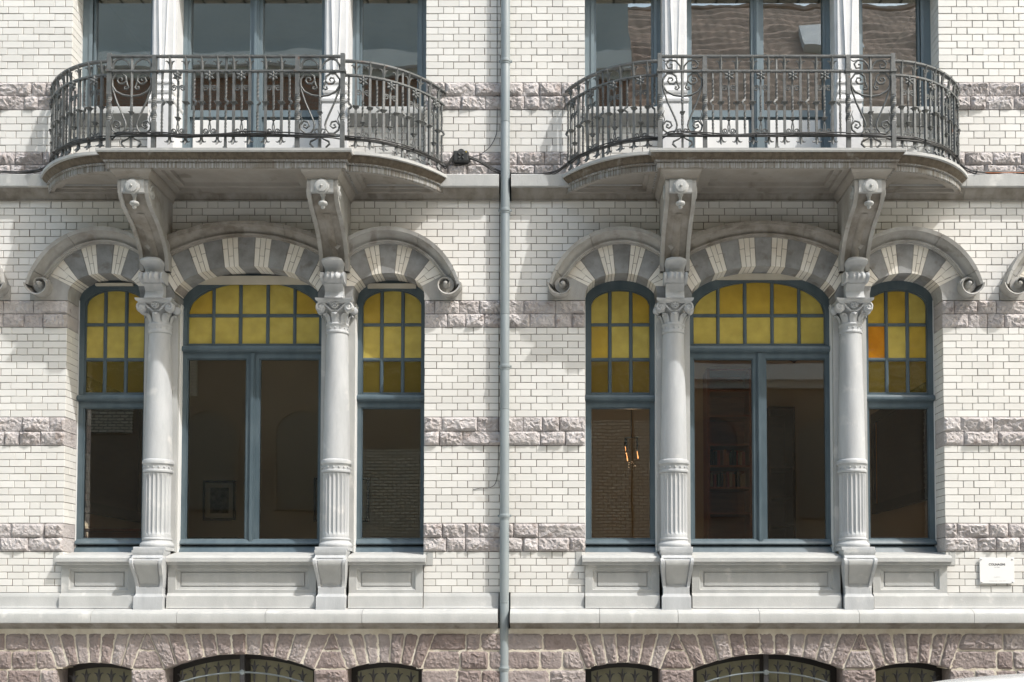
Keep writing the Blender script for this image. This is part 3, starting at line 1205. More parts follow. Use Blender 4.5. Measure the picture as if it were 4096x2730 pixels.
def bottom_rail(win, x0, x1):
    m = MB()
    m.prof_x([(-.33, 250), (-.272, 250), (-.262, 246), (-.244, 238), (-.234, 230), (-.240, 226), (-.262, 224), (-.33, 224)], x0, x1)
    m.build('weather_rail', 'frame_paint', win, smooth=40)
    m = MB()
    m.prof_x([(-.33, 219), (-.262, 219), (-.25, 212), (-.225, 196), (-.215, 188), (-.33, 188)], x0, x1)
    m.build('sub_sill', 'frame_paint', win, smooth=40)
    m = MB()
    m.box(x0, x1, -0.34, -0.3, 218, 226)
    m.build('sill_gap', 'dark_iron', win)


def side_window(ho, c, s, orange=None):
    cx = c + s * HB
    win = part('window', ho)
    X = 146
    cols = [(-120, -51), (-36, 36), (51, 120)]
    rows = [(855, 986), (1001, 1132), (1146, 1290)]
    arched_light(win, cx, X, 846, 1236, 88, cols, rows, 1216, 64, orange or {})
    transom(win, cx - X, cx + X, 817, 843)
    casement(win, cx - X, cx + X, 225, 817, cx - 120, cx + 120, 253, 789)
    bottom_rail(win, cx - X, cx + X)
    return win


def centre_window(ho, c):
    win = part('window', ho)
    cols = [(-270, -175), (-161, -64), (-49, 49), (64, 161), (175, 270)]
    rows = [(1058, 1170), (1185, 1312)]
    arched_light(win, c, 294, 1050, 1222, 130, cols, rows, 1186, 130, {})
    transom(win, c - 294, c + 294, 1021, 1047)
    casement(win, c - 294, c - 2, 225, 1021, c - 268, c - 30, 249, 993)
    casement(win, c + 2, c + 294, 225, 1021, c + 30, c + 270, 249, 993)
    m = MB()
    m.poly([(c - 11, 228), (c + 11, 228), (c + 11, 1019), (c - 11, 1019)], -0.3, -0.255)
    m.poly([(c - 6, 228), (c + 6, 228), (c + 6, 1016), (c - 6, 1016)], -0.256, -0.244)
    m.build('astragal', 'frame_paint', win)
    bottom_rail(win, c - 294, c + 294)
    return win


def soffit_board(ho, cx, w, z0, z1):
    m = MB()
    m.prof_x([(-.26, z0), (-.235, z0), (-.225, z1), (-.26, z1)], cx - w, cx + w)
    m.build('head_board', 'cream_paint', ho)


def sill_and_apron(ho, c):
    s = part('window_sill', ho)
    prof = [(-.33, 196), (-.20, 194), (.03, 178), (.075, 173), (.094, 166), (.096, 151), (.088, 149.5), (.075, 150), (.070, 143), (.05, 138), (-.33, 138)]
    for a, b in ((-HA - 12, -426), (-296, 296), (426, HA + 12)):
        m = MB()
        m.prof_x(prof, c + a, c + b)
        m.build('sill_block', 'blue_stone', s, smooth=35)
    for e in (-1, 1):
        m = MB()
        a, b = sorted((c + e * (HA + 12.8), c + e * (HA + 38)))
        m.slab(a, b, -.05, .006, 138, 192, 1)
        m.build('sill_lug', 'blue_stone', s)
    ap = part('apron', ho)
    for a, b in ((-HA, -426), (-296, 296), (426, HA)):
        m = MB()
        # face with a sunk panel, four steps
        x0, x1, z0, z1 = c + a, c + b, 26, 138
        loops = [(0, 0, .030), (30, 16, .030), (34, 20, .012), (46, 30, .004), (47, 31, -.004), (50, 34, -.004), (51, 35, .006)]
        rings = []
        for dx, dz, p in loops:
            dz2 = dz * .85
            rings.append([V(x0 + dx, p, z0 + dz2), V(x1 - dx, p, z0 + dz2), V(x1 - dx, p, z1 - dz2), V(x0 + dx, p, z1 - dz2)])
        m.loft(rings, caps=False)
        k = len(rings) * 4
        m.f.append((k - 4, k - 3, k - 2, k - 1))
        m.build('panel', 'blue_stone', ap)
        m = MB()
        m.prof_x([(-.05, 27), (.035, 27), (.045, 22), (.066, 15), (.070, 10), (.070, -26), (.074, -30), (.08, -33), (-.05, -33)], x0, x1)
        m.build('skirting', 'blue_stone', ap, smooth=30)


def bracket(ho, c, s):
    x = c + s * 361
    b = part('bracket', ho)
    m = MB()
    rings = []
    for z, w, p in ((196, 63, .150), (188, 63, .150), (184, 62, .148), (176, 60, .142), (172, 60, .150), (168, 61, .165), (163, 63, .17)):
        rings.append([V(x - w, -.05, z), V(x - w, p, z), V(x + w, p, z), V(x + w, -.05, z)])
    m.loft(rings)
    m.build('cap', 'column_stone', b, smooth=25)
    P = [(.175, 163), (.20, 156), (.205, 146), (.195, 134), (.17, 118), (.14, 100), (.115, 82), (.10, 64), (.095, 52), (.10, 48)]
    m = MB()
    rings = []
    for p, z in P:
        t = (163 - z) / 115
        w = 66 - 13 * t
        rings.append([V(x - w, -.02, z), V(x - w, p, z), V(x - w + 12, p, z), V(x - w + 14, p - .02, z), V(x + w - 14, p - .02, z), V(x + w - 12, p, z), V(x + w, p, z), V(x + w, -.02, z)])
    m.loft(rings)
    m.build('console', 'column_stone', b, smooth=30)
    m = MB()
    rings = []
    for p, z in P[1:-2]:
        t = (163 - z) / 115
        w = 47 - 10 * t
        rings.append([V(x - w, p - .03, z), V(x - w, p - .012, z), V(x + w, p - .012, z), V(x + w, p - .03, z)])
    m.loft(rings)
    m.build('console_panel', 'blue_stone', b, smooth=30)
    m = MB()
    rings = []
    for z, w, p in ((50, 52, .10), (24, 52, .10), (20, 53, .105), (12, 58, .12), (6, 58, .122), (-40, 58, .122)):
        rings.append([V(x - w, -.05, z), V(x - w, p, z), V(x + w, p, z), V(x + w, -.05, z)])
    m.loft(rings)
    m.build('foot_block', 'column_stone', b, smooth=25)


# balcony outline
BH, BW, PF, PC = 483.0, 838.0, 0.80, 0.722


def curve_p(t, pc, e=0.8):
    return pc * max(1 - t * t, 0) ** e


def side_curve(x0, x1, pc, n=26, e=0.8):
    pts = []
    for i in range(n + 1):
        t = math.sin(i / n * PI / 2)
        pts.append((x0 + (x1 - x0) * t, curve_p(t, pc, e)))
    return pts


BPROF = [(0, 1702), (0, 1692), (-.012, 1691), (-.016, 1684), (-.030, 1676), (-.045, 1671), (-.052, 1668), (-.050, 1665), (-.050, 1661), (-.072, 1659.5), (-.074, 1656), (-.068, 1655), (-.070, 1637), (-.085, 1636)]


def offs(path, o):
    """shift a polyline of (x, p) outward by o metres (x in layout units)"""
    P = [Vector((x / U, p)) for x, p in path]
    out = []
    for i, q in enumerate(P):
        d0 = (q - P[i - 1]).normalized() if i else None
        d1 = (P[i + 1] - q).normalized() if i < len(P) - 1 else None
        if d0 is None:
            d0 = d1
        if d1 is None:
            d1 = d0
        n0, n1 = Vector((-d0.y, d0.x)), Vector((-d1.y, d1.x))
        n = (n0 + n1).normalized()
        k = o / max(n.dot(n0), .3)
        r = q + n * k
        out.append((r.x * U, max(r.y, 0.0)))
    return out


def balcony(ho, c):
    bal = part('balcony', ho)

    def fascia(path, name):
        for nm, mt, pr in (('_lip', 'blue_stone', BPROF[:3]), ('_cyma', 'dark_cyma', BPROF[2:8]), ('_fascia', 'streaked_stone', BPROF[7:])):
            loops = [[V(c + x, p, z) for x, p in offs(path, o)] for o, z in pr]
            m = MB()
            n = len(path)
            m.loft([[l[i] for l in loops] for i in range(n)], closed=False, caps=False)
            if nm == '_lip':
                m.add(loops[0], [tuple(range(n))])
            m.build(name + nm, mt, bal, smooth=30)
    front = [(-BH, 0.0), (-BH, PF), (BH, PF), (BH, 0.0)]
    fascia(front, 'front_cornice')
    m = MB()
    m.box(c - BH + 1, c + BH - 1, 0, PF - .004, 1688, 1702)
    m.build('landing', 'blue_stone', bal)
    for s in (-1, 1):
        path = [(s * x, p) for x, p in side_curve(BH - 34, BW, PC)]
        if s > 0:
            path = path
        else:
            path = list(reversed(path))
        fascia(path, 'curved_cornice')
        m = MB()
        pts = [(s * x, p) for x, p in side_curve(BH + 1, BW - 2, PC - .004)] + [(s * (BH + 1), 0)]
        n = len(pts)
        m.add([V(c + x, p, 1701) for x, p in pts] + [V(c + x, p, 1690) for x, p in pts], [tuple(range(n)), tuple(range(2 * n - 1, n - 1, -1))] + [(i, n + i, n + (i + 1) % n, (i + 1) % n) for i in range(n)])
        m.build('curved_landing', 'blue_stone', bal)
        # soffit with a sunk, D-shaped panel
        base = [(x, p) for x, p in side_curve(BH - 30, BW - 32, PC - .074, 22)]
        ctr = (BH + 105.0, 0.0)

        def shr(k, mrg):
            o = []
            for x, p in base:
                o.append((max(min(BH - 30 + 2 + (x - (BH - 30)) * k + mrg, 2000), BH - 60), p * k))
            return o
        loops = []
        for k, mrg, z, wp in ((1, 0, 1638.5, 0), (.87, 20, 1638.5, .10), (.85, 24, 1650, .105), (.74, 36, 1651, .125), (.72, 39, 1664, .13)):
            cur = [(x0, max(p, wp)) for x0, p in shr(k, mrg)]
            lp = cur + [(cur[0][0], wp)]
            loops.append([V(c + s * x, p, z) for x, p in lp])
        m = MB()
        m.loft(loops, caps=False)
        nn = len(loops[0])
        tot = len(m.v)
        m.f.append(tuple(range(tot - nn, tot)))
        m.build('curved_soffit', 'soffit_stone', bal)
    # middle soffit
    m = MB()
    x0, x1 = c - 283, c + 283
    loops = []
    for d, z in ((0, 1638.5), (26, 1638.5), (28, 1650), (50, 1651), (53, 1664)):
        loops.append([V(x0 + d, .05 + d / U, z), V(x1 - d, .05 + d / U, z), V(x1 - d, PF - .076 - d / U, z), V(x0 + d, PF - .076 - d / U, z)])
    m.loft(loops, caps=False)
    m.f.append((16, 17, 18, 19))
    m.build('soffit', 'soffit_stone', bal)
    for s in (-1, 1):
        m = MB()
        a, b = sorted((c + s * 283, c + s * (BH - 30)))
        m.box(a, b, 0, PF - .077, 1638, 1660)
        m.build('soffit_beam', 'soffit_stone', bal)
    return bal


def string_course(ho, x0, x1, c):
    st = part('string_course', ho)
    xs = [x0]
    while xs[-1] < x1 - 1:
        nx = xs[-1] + R.uniform(330, 470)
        xs.append(nx if nx < x1 - 150 else x1)
    for a, b in zip(xs, xs[1:]):
        m = MB()
        m.prof_x([(-.02, 1713), (.118, 1708), (.130, 1704), (.130, 1659), (.122, 1657), (-.02, 1657)], a + .7, b - .7)
        m.build('course_block', 'blue_stone', st, smooth=30)
        m = MB()
        m.prof_x([(-.02, 1657.3), (.095, 1657.3), (.090, 1651), (.062, 1640), (.034, 1630), (.022, 1620), (.028, 1618), (.028, 1614), (-.02, 1614)], a + .7, b - .7)
        m.build('bed_moulding', 'sooty_stone', st, smooth=30)


def plinth_course(ho, x0, x1):
    st = part('plinth_course', ho)
    xs = [x0]
    while xs[-1] < x1 - 1:
        nx = xs[-1] + R.uniform(300, 460)
        xs.append(nx if nx < x1 - 150 else x1)
    for a, b in zip(xs, xs[1:]):
        m = MB()
        m.prof_x([(-.02, -32), (.10, -36), (.165, -46), (.192, -54), (.20, -63), (.20, -90), (.185, -92), (-.02, -92)], a + .8, b - .8)
        m.build('course_block', 'blue_stone', st, smooth=30)
        m = MB()
        m.prof_x([(-.02, -91.7), (.168, -91.7), (.165, -95), (.14, -101), (.105, -108), (.095, -115), (-.02, -115)], a + .8, b - .8)
        m.build('bed_moulding', 'sooty_stone', st, smooth=30)


def base_strip(ho, x0, x1):
    m = MB()
    m.prof_x([(-.02, 28), (.025, 28), (.03, 24), (.042, 16), (.045, 10), (.045, -24), (.05, -28), (.06, -33), (-.02, -33)], x0, x1)
    m.build('base_strip', 'blue_stone', ho, smooth=30)


def upper_storey(ho, c):
    """windows, pilasters and the glazed door behind the balcony"""
    TOP = 2700
    P0 = -0.24
    for s in (-1, 1):
        # pilaster
        pl = part('pilaster', ho)
        x = c + s * 353
        m = MB()
        m.box(x - 50, x + 50, -.34, -.05, 1712, TOP)
        m.build('backing', 'pilaster_paint', pl)
        m = MB()
        m.box(x - 40, x + 40, -.05, -.02, 2150, TOP)
        m.build('shaft', 'pilaster_paint', pl)
        m = MB()
        rings = []
        for z, w in ((2152, 2), (2156, 8), (2164, 10), (TOP, 26)):
            rings.append([V(x - w, -.021, z), V(x - w, .004, z), V(x - w * .5, -.006, z), V(x + w * .5, -.006, z), V(x + w, .004, z), V(x + w, -.021, z)])
        m.loft(rings)
        m.build('flute', 'pilaster_paint', pl)
        m = MB()
        rings = []
        for z, w, p in ((1712, 52, .03), (2010, 52, .03), (2014, 50, .026), (2022, 54, .04), (2032, 55, .044), (2040, 48, .02), (2056, 46, .01), (2060, 49, .02), (2070, 50, .024), (2076, 44, .0), (2100, 43, -.004), (2104, 47, .008), (2112, 47, .008), (2120, 42, -.012), (2150, 41, -.015)):
            rings.append([V(x - w, -.3, z), V(x - w, p, z), V(x + w, p, z), V(x + w, -.3, z)])
        m.loft(rings)
        m.build('pedestal', 'pilaster_paint', pl, smooth=20)
        # side window
        w = part('window', ho)
        a, b = sorted((c + s * 404, c + s * HA))
        ga, gb = sorted((c + s * 441, c + s * 672))
        m = MB()
        m.box(a, ga - 8, -.33, P0, 2030, TOP)
        m.box(gb + 8, b, -.33, P0, 2030, TOP)
        m.box(ga - 8, gb + 8, -.33, P0, 2030, 2036)
        m.build('outer_frame', 'upper_frame_paint', w)
        m = MB()
        m.box(ga - 22, ga - 8, -.3, P0 + .012, 2036, TOP)
        m.box(gb + 8, gb + 22, -.3, P0 + .012, 2036, TOP)
        m.build('moulding', 'upper_frame_paint', w)
        m = MB()
        m.box(ga - 8, ga, -.32, P0 - .02, 2036, TOP)
        m.box(gb, gb + 8, -.32, P0 - .02, 2036, TOP)
        m.box(ga, gb, -.32, P0 - .02, 2036, 2042)
        m.build('glazing_bead', 'upper_frame_paint', w)
        m = MB()
        m.box(ga - 1, gb + 1, -.298, -.293, 2041, TOP)
        m.build('pane', 'upper_glass', w)
        # sill and the brick apron below it
        m = MB()
        m.prof_x([(-.33, 2034), (-.2, 2032), (.02, 2002), (.045, 1997), (.05, 1992), (.05, 1969), (.035, 1966), (.0, 1950), (-.03, 1938), (-.05, 1934), (-.33, 1934)], a - (0 if s < 0 else -2), b + (2 if s < 0 else 0))
        m.build('window_sill', 'blue_stone', ho, smooth=30)
        ap = MB()
        ap.box(a, b, -.3, -.066, 1712, 1936)
        apo = ap.build('apron', 'dark_mortar', ho)
        rows = 8
        ph = (1934 - 1712) / rows
        for r in range(rows):
            xx = a - (R.uniform(20, 30) if r % 2 else 60)
            k = 0
            while xx < b:
                wd = STR if (k + r) % 2 else HDR
                u, v = max(xx, a) + J / 2, min(xx + wd, b) - J / 2
                if v - u > 8:
                    mm = MB()
                    mm.slab(u, v, -.1, -.06 + R.uniform(-.001, .001), 1712 + r * ph + J / 2, 1712 + (r + 1) * ph - J / 2, .8)
                    mm.build('brick', 'glazed_brick', apo)
                xx += wd
                k += 1
    # glazed double door
    d = part('balcony_door', ho)
    m = MB()
    m.box(c - 304, c - 285, -.33, P0, 1712, TOP)
    m.build('door_jamb', 'upper_frame_paint', d)
    m = MB()
    m.box(c + 285, c + 304, -.33, P0, 1712, TOP)
    m.build('door_jamb', 'upper_frame_paint', d)
    for s in (-1, 1):
        lf = [(-285, -3), (3, 285)][0 if s < 0 else 1]
        a, b = c + lf[0], c + lf[1]
        ga, gb = sorted((c + s * 30, c + s * 270))
        m = MB()
        m.box(a, ga - 4, -.32, P0 - .012, 1716, TOP)
        m.box(gb + 4, b, -.32, P0 - .012, 1716, TOP)
        m.box(ga - 4, gb + 4, -.32, P0 - .012, 2008, 2036)
        m.box(ga - 4, gb + 4, -.32, P0 - .012, 1716, 1740)
        m.build('door_leaf', 'upper_frame_paint', d)
        m = MB()
        m.box(ga - 4, gb + 4, -.31, P0 - .035, 1740, 2008)
        m.build('panel_surround', 'upper_frame_paint', d)
        m = MB()
        m.slab(ga + 8, gb - 8, -.3, P0 - .018, 1750, 1996, 3)
        m.build('door_panel', 'white_paint', d)
        m = MB()
        m.box(ga - 5, gb + 5, -.298, -.293, 2035, TOP)
        m.build('pane', 'upper_glass', d)
    m = MB()
    m.box(c - 12, c + 12, -.3, P0 + .006, 1716, TOP)
    m.box(c - 5, c + 5, -.3, P0 + .018, 1716, TOP)
    m.build('meeting_stile', 'upper_frame_paint', d)
    m = MB()
    m.box(c - HA - 40, c + HA + 40, -.36, -.02, TOP, TOP + 60)
    m.build('lintel', 'blue_stone', ho)


def basement(ho, h, c):
    for s in (-1, 0, 1):
        cx = c + s * 573
        half = 294 if s == 0 else 147
        zc = -215 if s == 0 else -249
        Rr = ((half ** 2) + (zc + 273) ** 2) / (2 * (zc + 273))

        def bot(x):
            return circ_z(x, zc, Rr)
        if s == 0:
            tp = [-361, -286, -223, -157, -97, -34, 26, 88, 151, 219, 288, 361]
            bt = [-296, -249, -195, -140, -84, -29, 26, 81, 136, 189, 245, 296]
        else:
            tp = [-201, -143, -85, -29, 26, 83, 139, 201]
            bt = [-147, -105, -63, -21, 21, 63, 105, 147]
        arch = MB()
        n = 20
        inner = [(cx + bt[0] + (bt[-1] - bt[0]) * i / n, bot(bt[0] + (bt[-1] - bt[0]) * i / n) + 2) for i in range(n + 1)]
        outer = [(cx + tp[0] + (tp[-1] - tp[0]) * i / n, -131) for i in range(n + 1)]
        arch.strip_ring(inner, outer, -.2, .0865)
        ao = arch.build('basement_arch', 'cream_mortar', ho)
        for k in range(len(tp) - 1):
            g = 2.3
            q = [(cx + bt[k] + g, bot(bt[k]) - R.uniform(-1, 2)), (cx + bt[k + 1] - g, bot(bt[k + 1]) - R.uniform(-1, 2)), (cx + tp[k + 1] - g, -134), (cx + tp[k] + g, -134)]
            rock('voussoir', q, .0835, R.uniform(.014, .028), .26, 'base_stone', ao, margin=4, hmin=0.4)
        # window in the opening
        w = part('basement_window', ho)
        m = MB()
        o2 = [(cx + half, -760)] + [(cx + half - 2 * half * i / n, bot(half - 2 * half * i / n) + 3) for i in range(n + 1)] + [(cx - half, -760)]
        i2 = [(cx + half - 24, -760)] + [(cx + (half - 24) - 2 * (half - 24) * i / n, bot((half - 24) - 2 * (half - 24) * i / n) - 24) for i in range(n + 1)] + [(cx - half + 24, -760)]
        m.strip_ring(i2, o2, -.22, -.15)
        if s == 0:
            m.box(cx - 14, cx + 14, -.22, -.15, -760, zc - 20)
        m.build('outer_frame', 'black_paint', w)
        m = MB()
        m.poly([(cx - half + 20, -760), (cx + half - 20, -760)] + [(cx + (half - 20) - 2 * (half - 20) * i / n, bot((half - 20) - 2 * (half - 20) * i / n) - 20) for i in range(n + 1)], -.19, -.185)
        m.build('pane', 'basement_glass', w)
        m = MB()
        m.box(cx - half, cx + half, -1.2, -1.19, -800, -190)
        m.build('curtain', 'paper', w)
        m = MB()
        m.box(cx - half, cx + half, -.25, .09, -800, -760)
        m.build('cill', 'blue_stone', w)
    # stones between the arches and the piers below them
    wall = h['base_wall']
    for s in (-1, 1):
        for zt, zb in ((-134, -199), (-203, -272)):
            def edge(z):
                t = (z + 131) / (-273 + 131)
                return (361 + (296 - 361) * t, 372 + (426 - 372) * t)
            (l0, r0), (l1, r1) = edge(zt), edge(zb)
            q = [(c + s * l1, zb), (c + s * r1, zb), (c + s * r0, zt), (c + s * l0, zt)]
            if s < 0:
                q = [q[1], q[0], q[3], q[2]]
            gg = 1.9
            q = [(q[0][0] + gg, q[0][1]), (q[1][0] - gg, q[1][1]), (q[2][0] - gg * .5, q[2][1]), (q[3][0] + gg * .5, q[3][1])]
            rock('stone', q, .0835, .020, .03, 'base_stone', wall, margin=4, hmin=0.4)
        z = -277
        while z > -860:
            rock('stone', [(c + s * 361 - 65, z - 72), (c + s * 361 + 65, z - 72), (c + s * 361 + 65, z), (c + s * 361 - 65, z)], .0835, .028, .3, 'base_stone', wall, margin=4, hmin=0.4)
            z -= 76


for hk, h in HOUSES.items():
    ho = h['o']
    c = h['bays'][0][0]
    # backing of the basement wall
    m = MB()
    for a, b in ((h['x0'], c - 726), (c - 421, c - 300), (c + 300, c + 421), (c + 726, h['x1'])):
        m.box(a, b, -.3, .086, GZ, -273.5)
    m.box(h['x0'], c - 700, -.3, .0858, -273, -114)
    m.box(c + 700, h['x1'], -.3, .0858, -273, -114)
    m.box(c - 430, c - 290, -.3, .0856, -273, -131)
    m.box(c + 290, c + 430, -.3, .0856, -273, -131)
    m.box(h['x0'], h['x1'], -.3, .089, -131, -114.5)
    h['base_wall'] = m.build('basement_wall', 'cream_mortar', ho)
    basement(ho, h, c)
    for s in (-1, 1):
        far = h['x0'] if s < 0 else h['x1']
        z = -134.0
        k = 0
        while z > -860:
            hgt = 65 if z == -134 else 70
            zt, zb = z, z - hgt

            def edge(zz):
                if zz >= -273:
                    t = (zz + 131) / (-273 + 131)
                    return 774 + (720 - 774) * t
                return 720
            x = None
            near_t, near_b = edge(zt), edge(zb) if zb > -275 else 720
            lim = abs(far - c)
            xs_t, xs_b = near_t + 1.9, near_b + 1.9
            while xs_t < lim - 2:
                wd = R.choice((62, 88, 118, 150)) * R.uniform(.9, 1.1)
                nx = xs_t + wd
                if lim - nx < 50:
                    nx = lim
                q = [(c + s * xs_b, zb), (c + s * (nx - 1.8), zb), (c + s * (nx - 1.8), zt), (c + s * xs_t, zt)]
                if s < 0:
                    q = [q[1], q[0], q[3], q[2]]
                rock('stone', q, .0835, R.uniform(.014, .028), .03 if xs_t > near_t + 3 else .3, 'base_stone', h['base_wall'], margin=4, hmin=0.4)
                xs_t = xs_b = nx + 1.8
            z = zb - 5
            k += 1
    gap = 24
    xa, xb = h['x0'], h['x1']
    sx0, sx1 = (xa, xb - gap) if hk == 'a' else (xa + gap, xb)
    string_course(ho, sx0, sx1, c)
    plinth_course(ho, sx0, sx1)
    base_strip(ho, sx0, c - HA - 3)
    base_strip(ho, c + HA + 3, sx1)
    for s in (-1, 1):
        side_arch(ho, c, s, 206)
        impost(ho, c, s)
        column(ho, c, s)
        corbel(ho, c, s)
        bracket(ho, c, s)
        side_window(ho, c, s, {(1, 0): 'orange_glass'} if (hk == 'b' and s > 0) else None)
    centre_arch(ho, c)
    centre_window(ho, c)
    sill_and_apron(ho, c)
    balcony(ho, c)
    upper_storey(ho, c)
    for s in (-1, 1):
        m = MB()
        a, b = sorted((c + s * (HA - 1.5), c + s * (HA + 1.5)))
        m.box(c + s * 719 - 1.4, c + s * 719 + 1.4, -.3, -.252, 193, 1236)
        m.build('sealing_strip', 'white_paint', ho)
    if hk == 'a':
        soffit_board(ho, c, 230, 1302, 1336)
        soffit_board(ho, c - HB, 78, 1296, 1306)
        soffit_board(ho, c + HB, 100, 1286, 1304)
    else:
        soffit_board(ho, c, 190, 1322, 1346)
    # the neighbouring bay that only reaches into the edge of the view
    c2, kind = h['bays'][1]
    s2 = 1 if kind == 'right' else -1
    side_arch(ho, c2, s2, 160)
    side_window(ho, c2, s2)
    m = MB()
    a, b = sorted((c2 + s2 * 361 + 68, c2 + s2 * 250))
    m.box(a, b, -.36, .0, 193, 1712)
    m.build('pier', 'blue_stone', ho)
    m = MB()
    m.box(a, b, -.36, .0, 1712, 2760)
    m.build('pilaster', 'pilaster_paint', ho)
    m = MB()
    a2, b2 = sorted((c2 + s2 * 425, c2 + s2 * (HA + 10)))
    m.prof_x([(-.33, 196), (-.20, 194), (.075, 173), (.096, 166), (.096, 151), (.07, 143), (.05, 138), (-.33, 138)], a2, b2)
    m.build('window_sill', 'blue_stone', ho)
    m = MB()
    m.box(a2, b2, -.3, .03, -33, 138)
    m.build('apron', 'blue_stone', ho)
    m = MB()
    m.box(a2, b2, -.3, -.24, 1712, 2700)
    m.build('balcony_door', 'upper_frame_paint', ho)
    # inside: one room on each floor, the back of the house and the parapet
    for nm, z0, z1, rm in (('ground_room', 150, 1480, 'room_paint'), ('upper_room', 1660, 2860, 'room_paint')):
        m = MB()
        x0, x1, p0, p1 = c - 900, c + 900, (-3.8 if hk == 'a' else -4.6), -.36
        vs = [V(x, p, z) for z in (z0, z1) for p in (p1, p0) for x in (x0, x1)]
        m.add(vs, [(0, 1, 3, 2), (4, 6, 7, 5), (2, 3, 7, 6), (0, 2, 6, 4), (1, 5, 7, 3)])
        # wall round the opening
        for a, b, za, zb in ((c - 900, c - 722, z0, z1), (c + 722, c + 900, z0, z1)):
            m.add([V(a, p1, za), V(b, p1, za), V(b, p1, zb), V(a, p1, zb)], [(0, 1, 2, 3)])
        o = m.build(nm, rm, ho)
    m = MB()
    m.box(h['x0'], h['x1'], -8.0, -7.9, GZ, 2860)
    m.box(h['x0'], h['x1'], -8.0, -.05, 2860, 2900)
    m.build('rear_wall', 'dull_render', ho)
    m = MB()
    m.box(h['x0'], h['x1'], -.3, .0, 2564, 2860)
    m.build('upper_wall', 'far_white_brick', ho)
    for xe in (h['x0'], h['x1']):
        m = MB()
        m.box(xe - 1, xe + 1, -8, -.02, GZ, 2860)
        m.build('party_wall', 'dull_render', ho)
    m = MB()
    m.box(h['x0'], h['x1'], -5, -.45, 1490, 1650)
    m.build('floor_slab', 'dull_render', ho)
# ------------------------------------------------------------------ wrought iron railings
SLAB_Z = EYE + 1702 / U
RX0, RXI, RX1, PR, PRC = 443.0, 272.0, 797.0, 0.742, 0.662
H_TOP, H_MID, H_BOT = 0.905, 0.762, 0.140
SQ2 = math.sqrt(2)


def sqbar(m, pts, half, twist=None):
    return m.tube(pts, [half * SQ2] * len(pts), 4, twist, ph=PI / 4)


def loc_mesh(m, name, material, smooth=None):
    me = bpy.data.meshes.new(name)
    me.from_pydata(m.v, [], m.f)
    bm = bmesh.new()
    bm.from_mesh(me)
    bmesh.ops.recalc_face_normals(bm, faces=bm.faces)
    bm.to_mesh(me)
    bm.free()
    me.materials.append(MATS[material])
    if smooth:
        me.polygons.foreach_set('use_smooth', [True] * len(me.polygons))
        me.set_sharp_from_angle(angle=rad(smooth))
    return me


def spi(cx, cz, r0, r1, a0, a1, n=18, y=0.0):
    return [(cx + (r0 + (r1 - r0) * i / n) * math.cos(a0 + (a1 - a0) * i / n), y, cz + (r0 + (r1 - r0) * i / n) * math.sin(a0 + (a1 - a0) * i / n)) for i in range(n + 1)]


def fleur(z0, sgn):
    m = MB()
    L = .135 if sgn > 0 else .10
    m.tube([(0, 0, z0), (0, 0, z0 + sgn * L * .35), (0, -.006, z0 + sgn * L * .6), (-.002, -.02, z0 + sgn * L * .85), (-.004, -.034, z0 + sgn * L)],
           [.010, .016, .015, .009, .002], 6)
    for e in (-1, 1):
        m.tube([(0, 0, z0 + sgn * L * .28), (e * .012, -.004, z0 + sgn * L * .5), (e * .026, -.010, z0 + sgn * L * .64), (e * .040, -.014, z0 + sgn * L * .66), (e * .047, -.016, z0 + sgn * L * .58)],
               [.009, .009, .008, .005, .002], 5)
    return m


def plate(z, w=.030, up=True):
    m = MB()
    r = []
    for zz, ww in ((z + .008, w), (z + .004, w), (z - .004, w * .6), (z - .018, .013)):
        r.append([(-ww, -ww, zz), (ww, -ww, zz), (ww, ww, zz), (-ww, ww, zz)])
    return m.loft(r)


def tw_pts(z0, z1, n):
    return [(0, 0, z0 + (z1 - z0) * i / n) for i in range(n + 1)]


MESH = {}
m = MB()
sqbar(m, [(0, 0, .10), (0, 0, .775)], .0115)
MESH['S'] = loc_mesh(m, 'square_baluster', 'iron')
MESH['S_top'] = loc_mesh(fleur(.765, 1), 'finial', 'iron', 50)
MESH['S_bot'] = loc_mesh(fleur(.14, -1), 'pendant_leaf', 'iron', 50)
MESH['S_col'] = loc_mesh(plate(.455), 'collar_plate', 'iron')


def twisted(kink, full):
    m = MB()
    segs = []
    zs = [.13] + [.20 + .012 * i for i in range(15)] + [.40, .432, .445, .458, .472, .485] + [.50 + .0135 * i for i in range(15)] + [.76 if not full else .905]
    pts, tw = [], []
    for z in zs:
        k = 0.0
        if .43 < z < .49 and kink:
            k = .026 * math.sin((z - .432) / .053 * PI) * kink
        pts.append((k, -abs(k) * .4, z))
        t = 0
        if z > .20:
            t = min((z - .20) / .168, 1) * PI * 2.5
        if z > .50:
            t += min((z - .50) / .19, 1) * PI * 2.5
        tw.append(t)
    sqbar(m, pts, .0085, tw)
    return m


MESH['T1'] = loc_mesh(twisted(1, False), 'twisted_baluster', 'iron')
MESH['T-1'] = loc_mesh(twisted(-1, False), 'twisted_baluster', 'iron')
MESH['TF1'] = loc_mesh(twisted(1, True), 'stanchion', 'iron')
MESH['TF-1'] = loc_mesh(twisted(-1, True), 'stanchion', 'iron')
m = MB()
for z, w in ((.0, .026),):
    r = [[(-ww, -ww, zz), (ww, -ww, zz), (ww, ww, zz), (-ww, ww, zz)] for zz, ww in ((0, .026), (.012, .026), (.014, .02), (.03, .018), (.032, .012), (.14, .009))]
    m.loft(r)
MESH['TF_base'] = loc_mesh(m, 'foot', 'iron')
m = MB()
zs = [.30, .345] + [.36 + .0125 * i for i in range(14)] + [.56, .67]
sqbar(m, [(0, 0, z) for z in zs], .0085, [max(0, min((z - .36) / .163, 1)) * PI * 2.5 for z in zs])
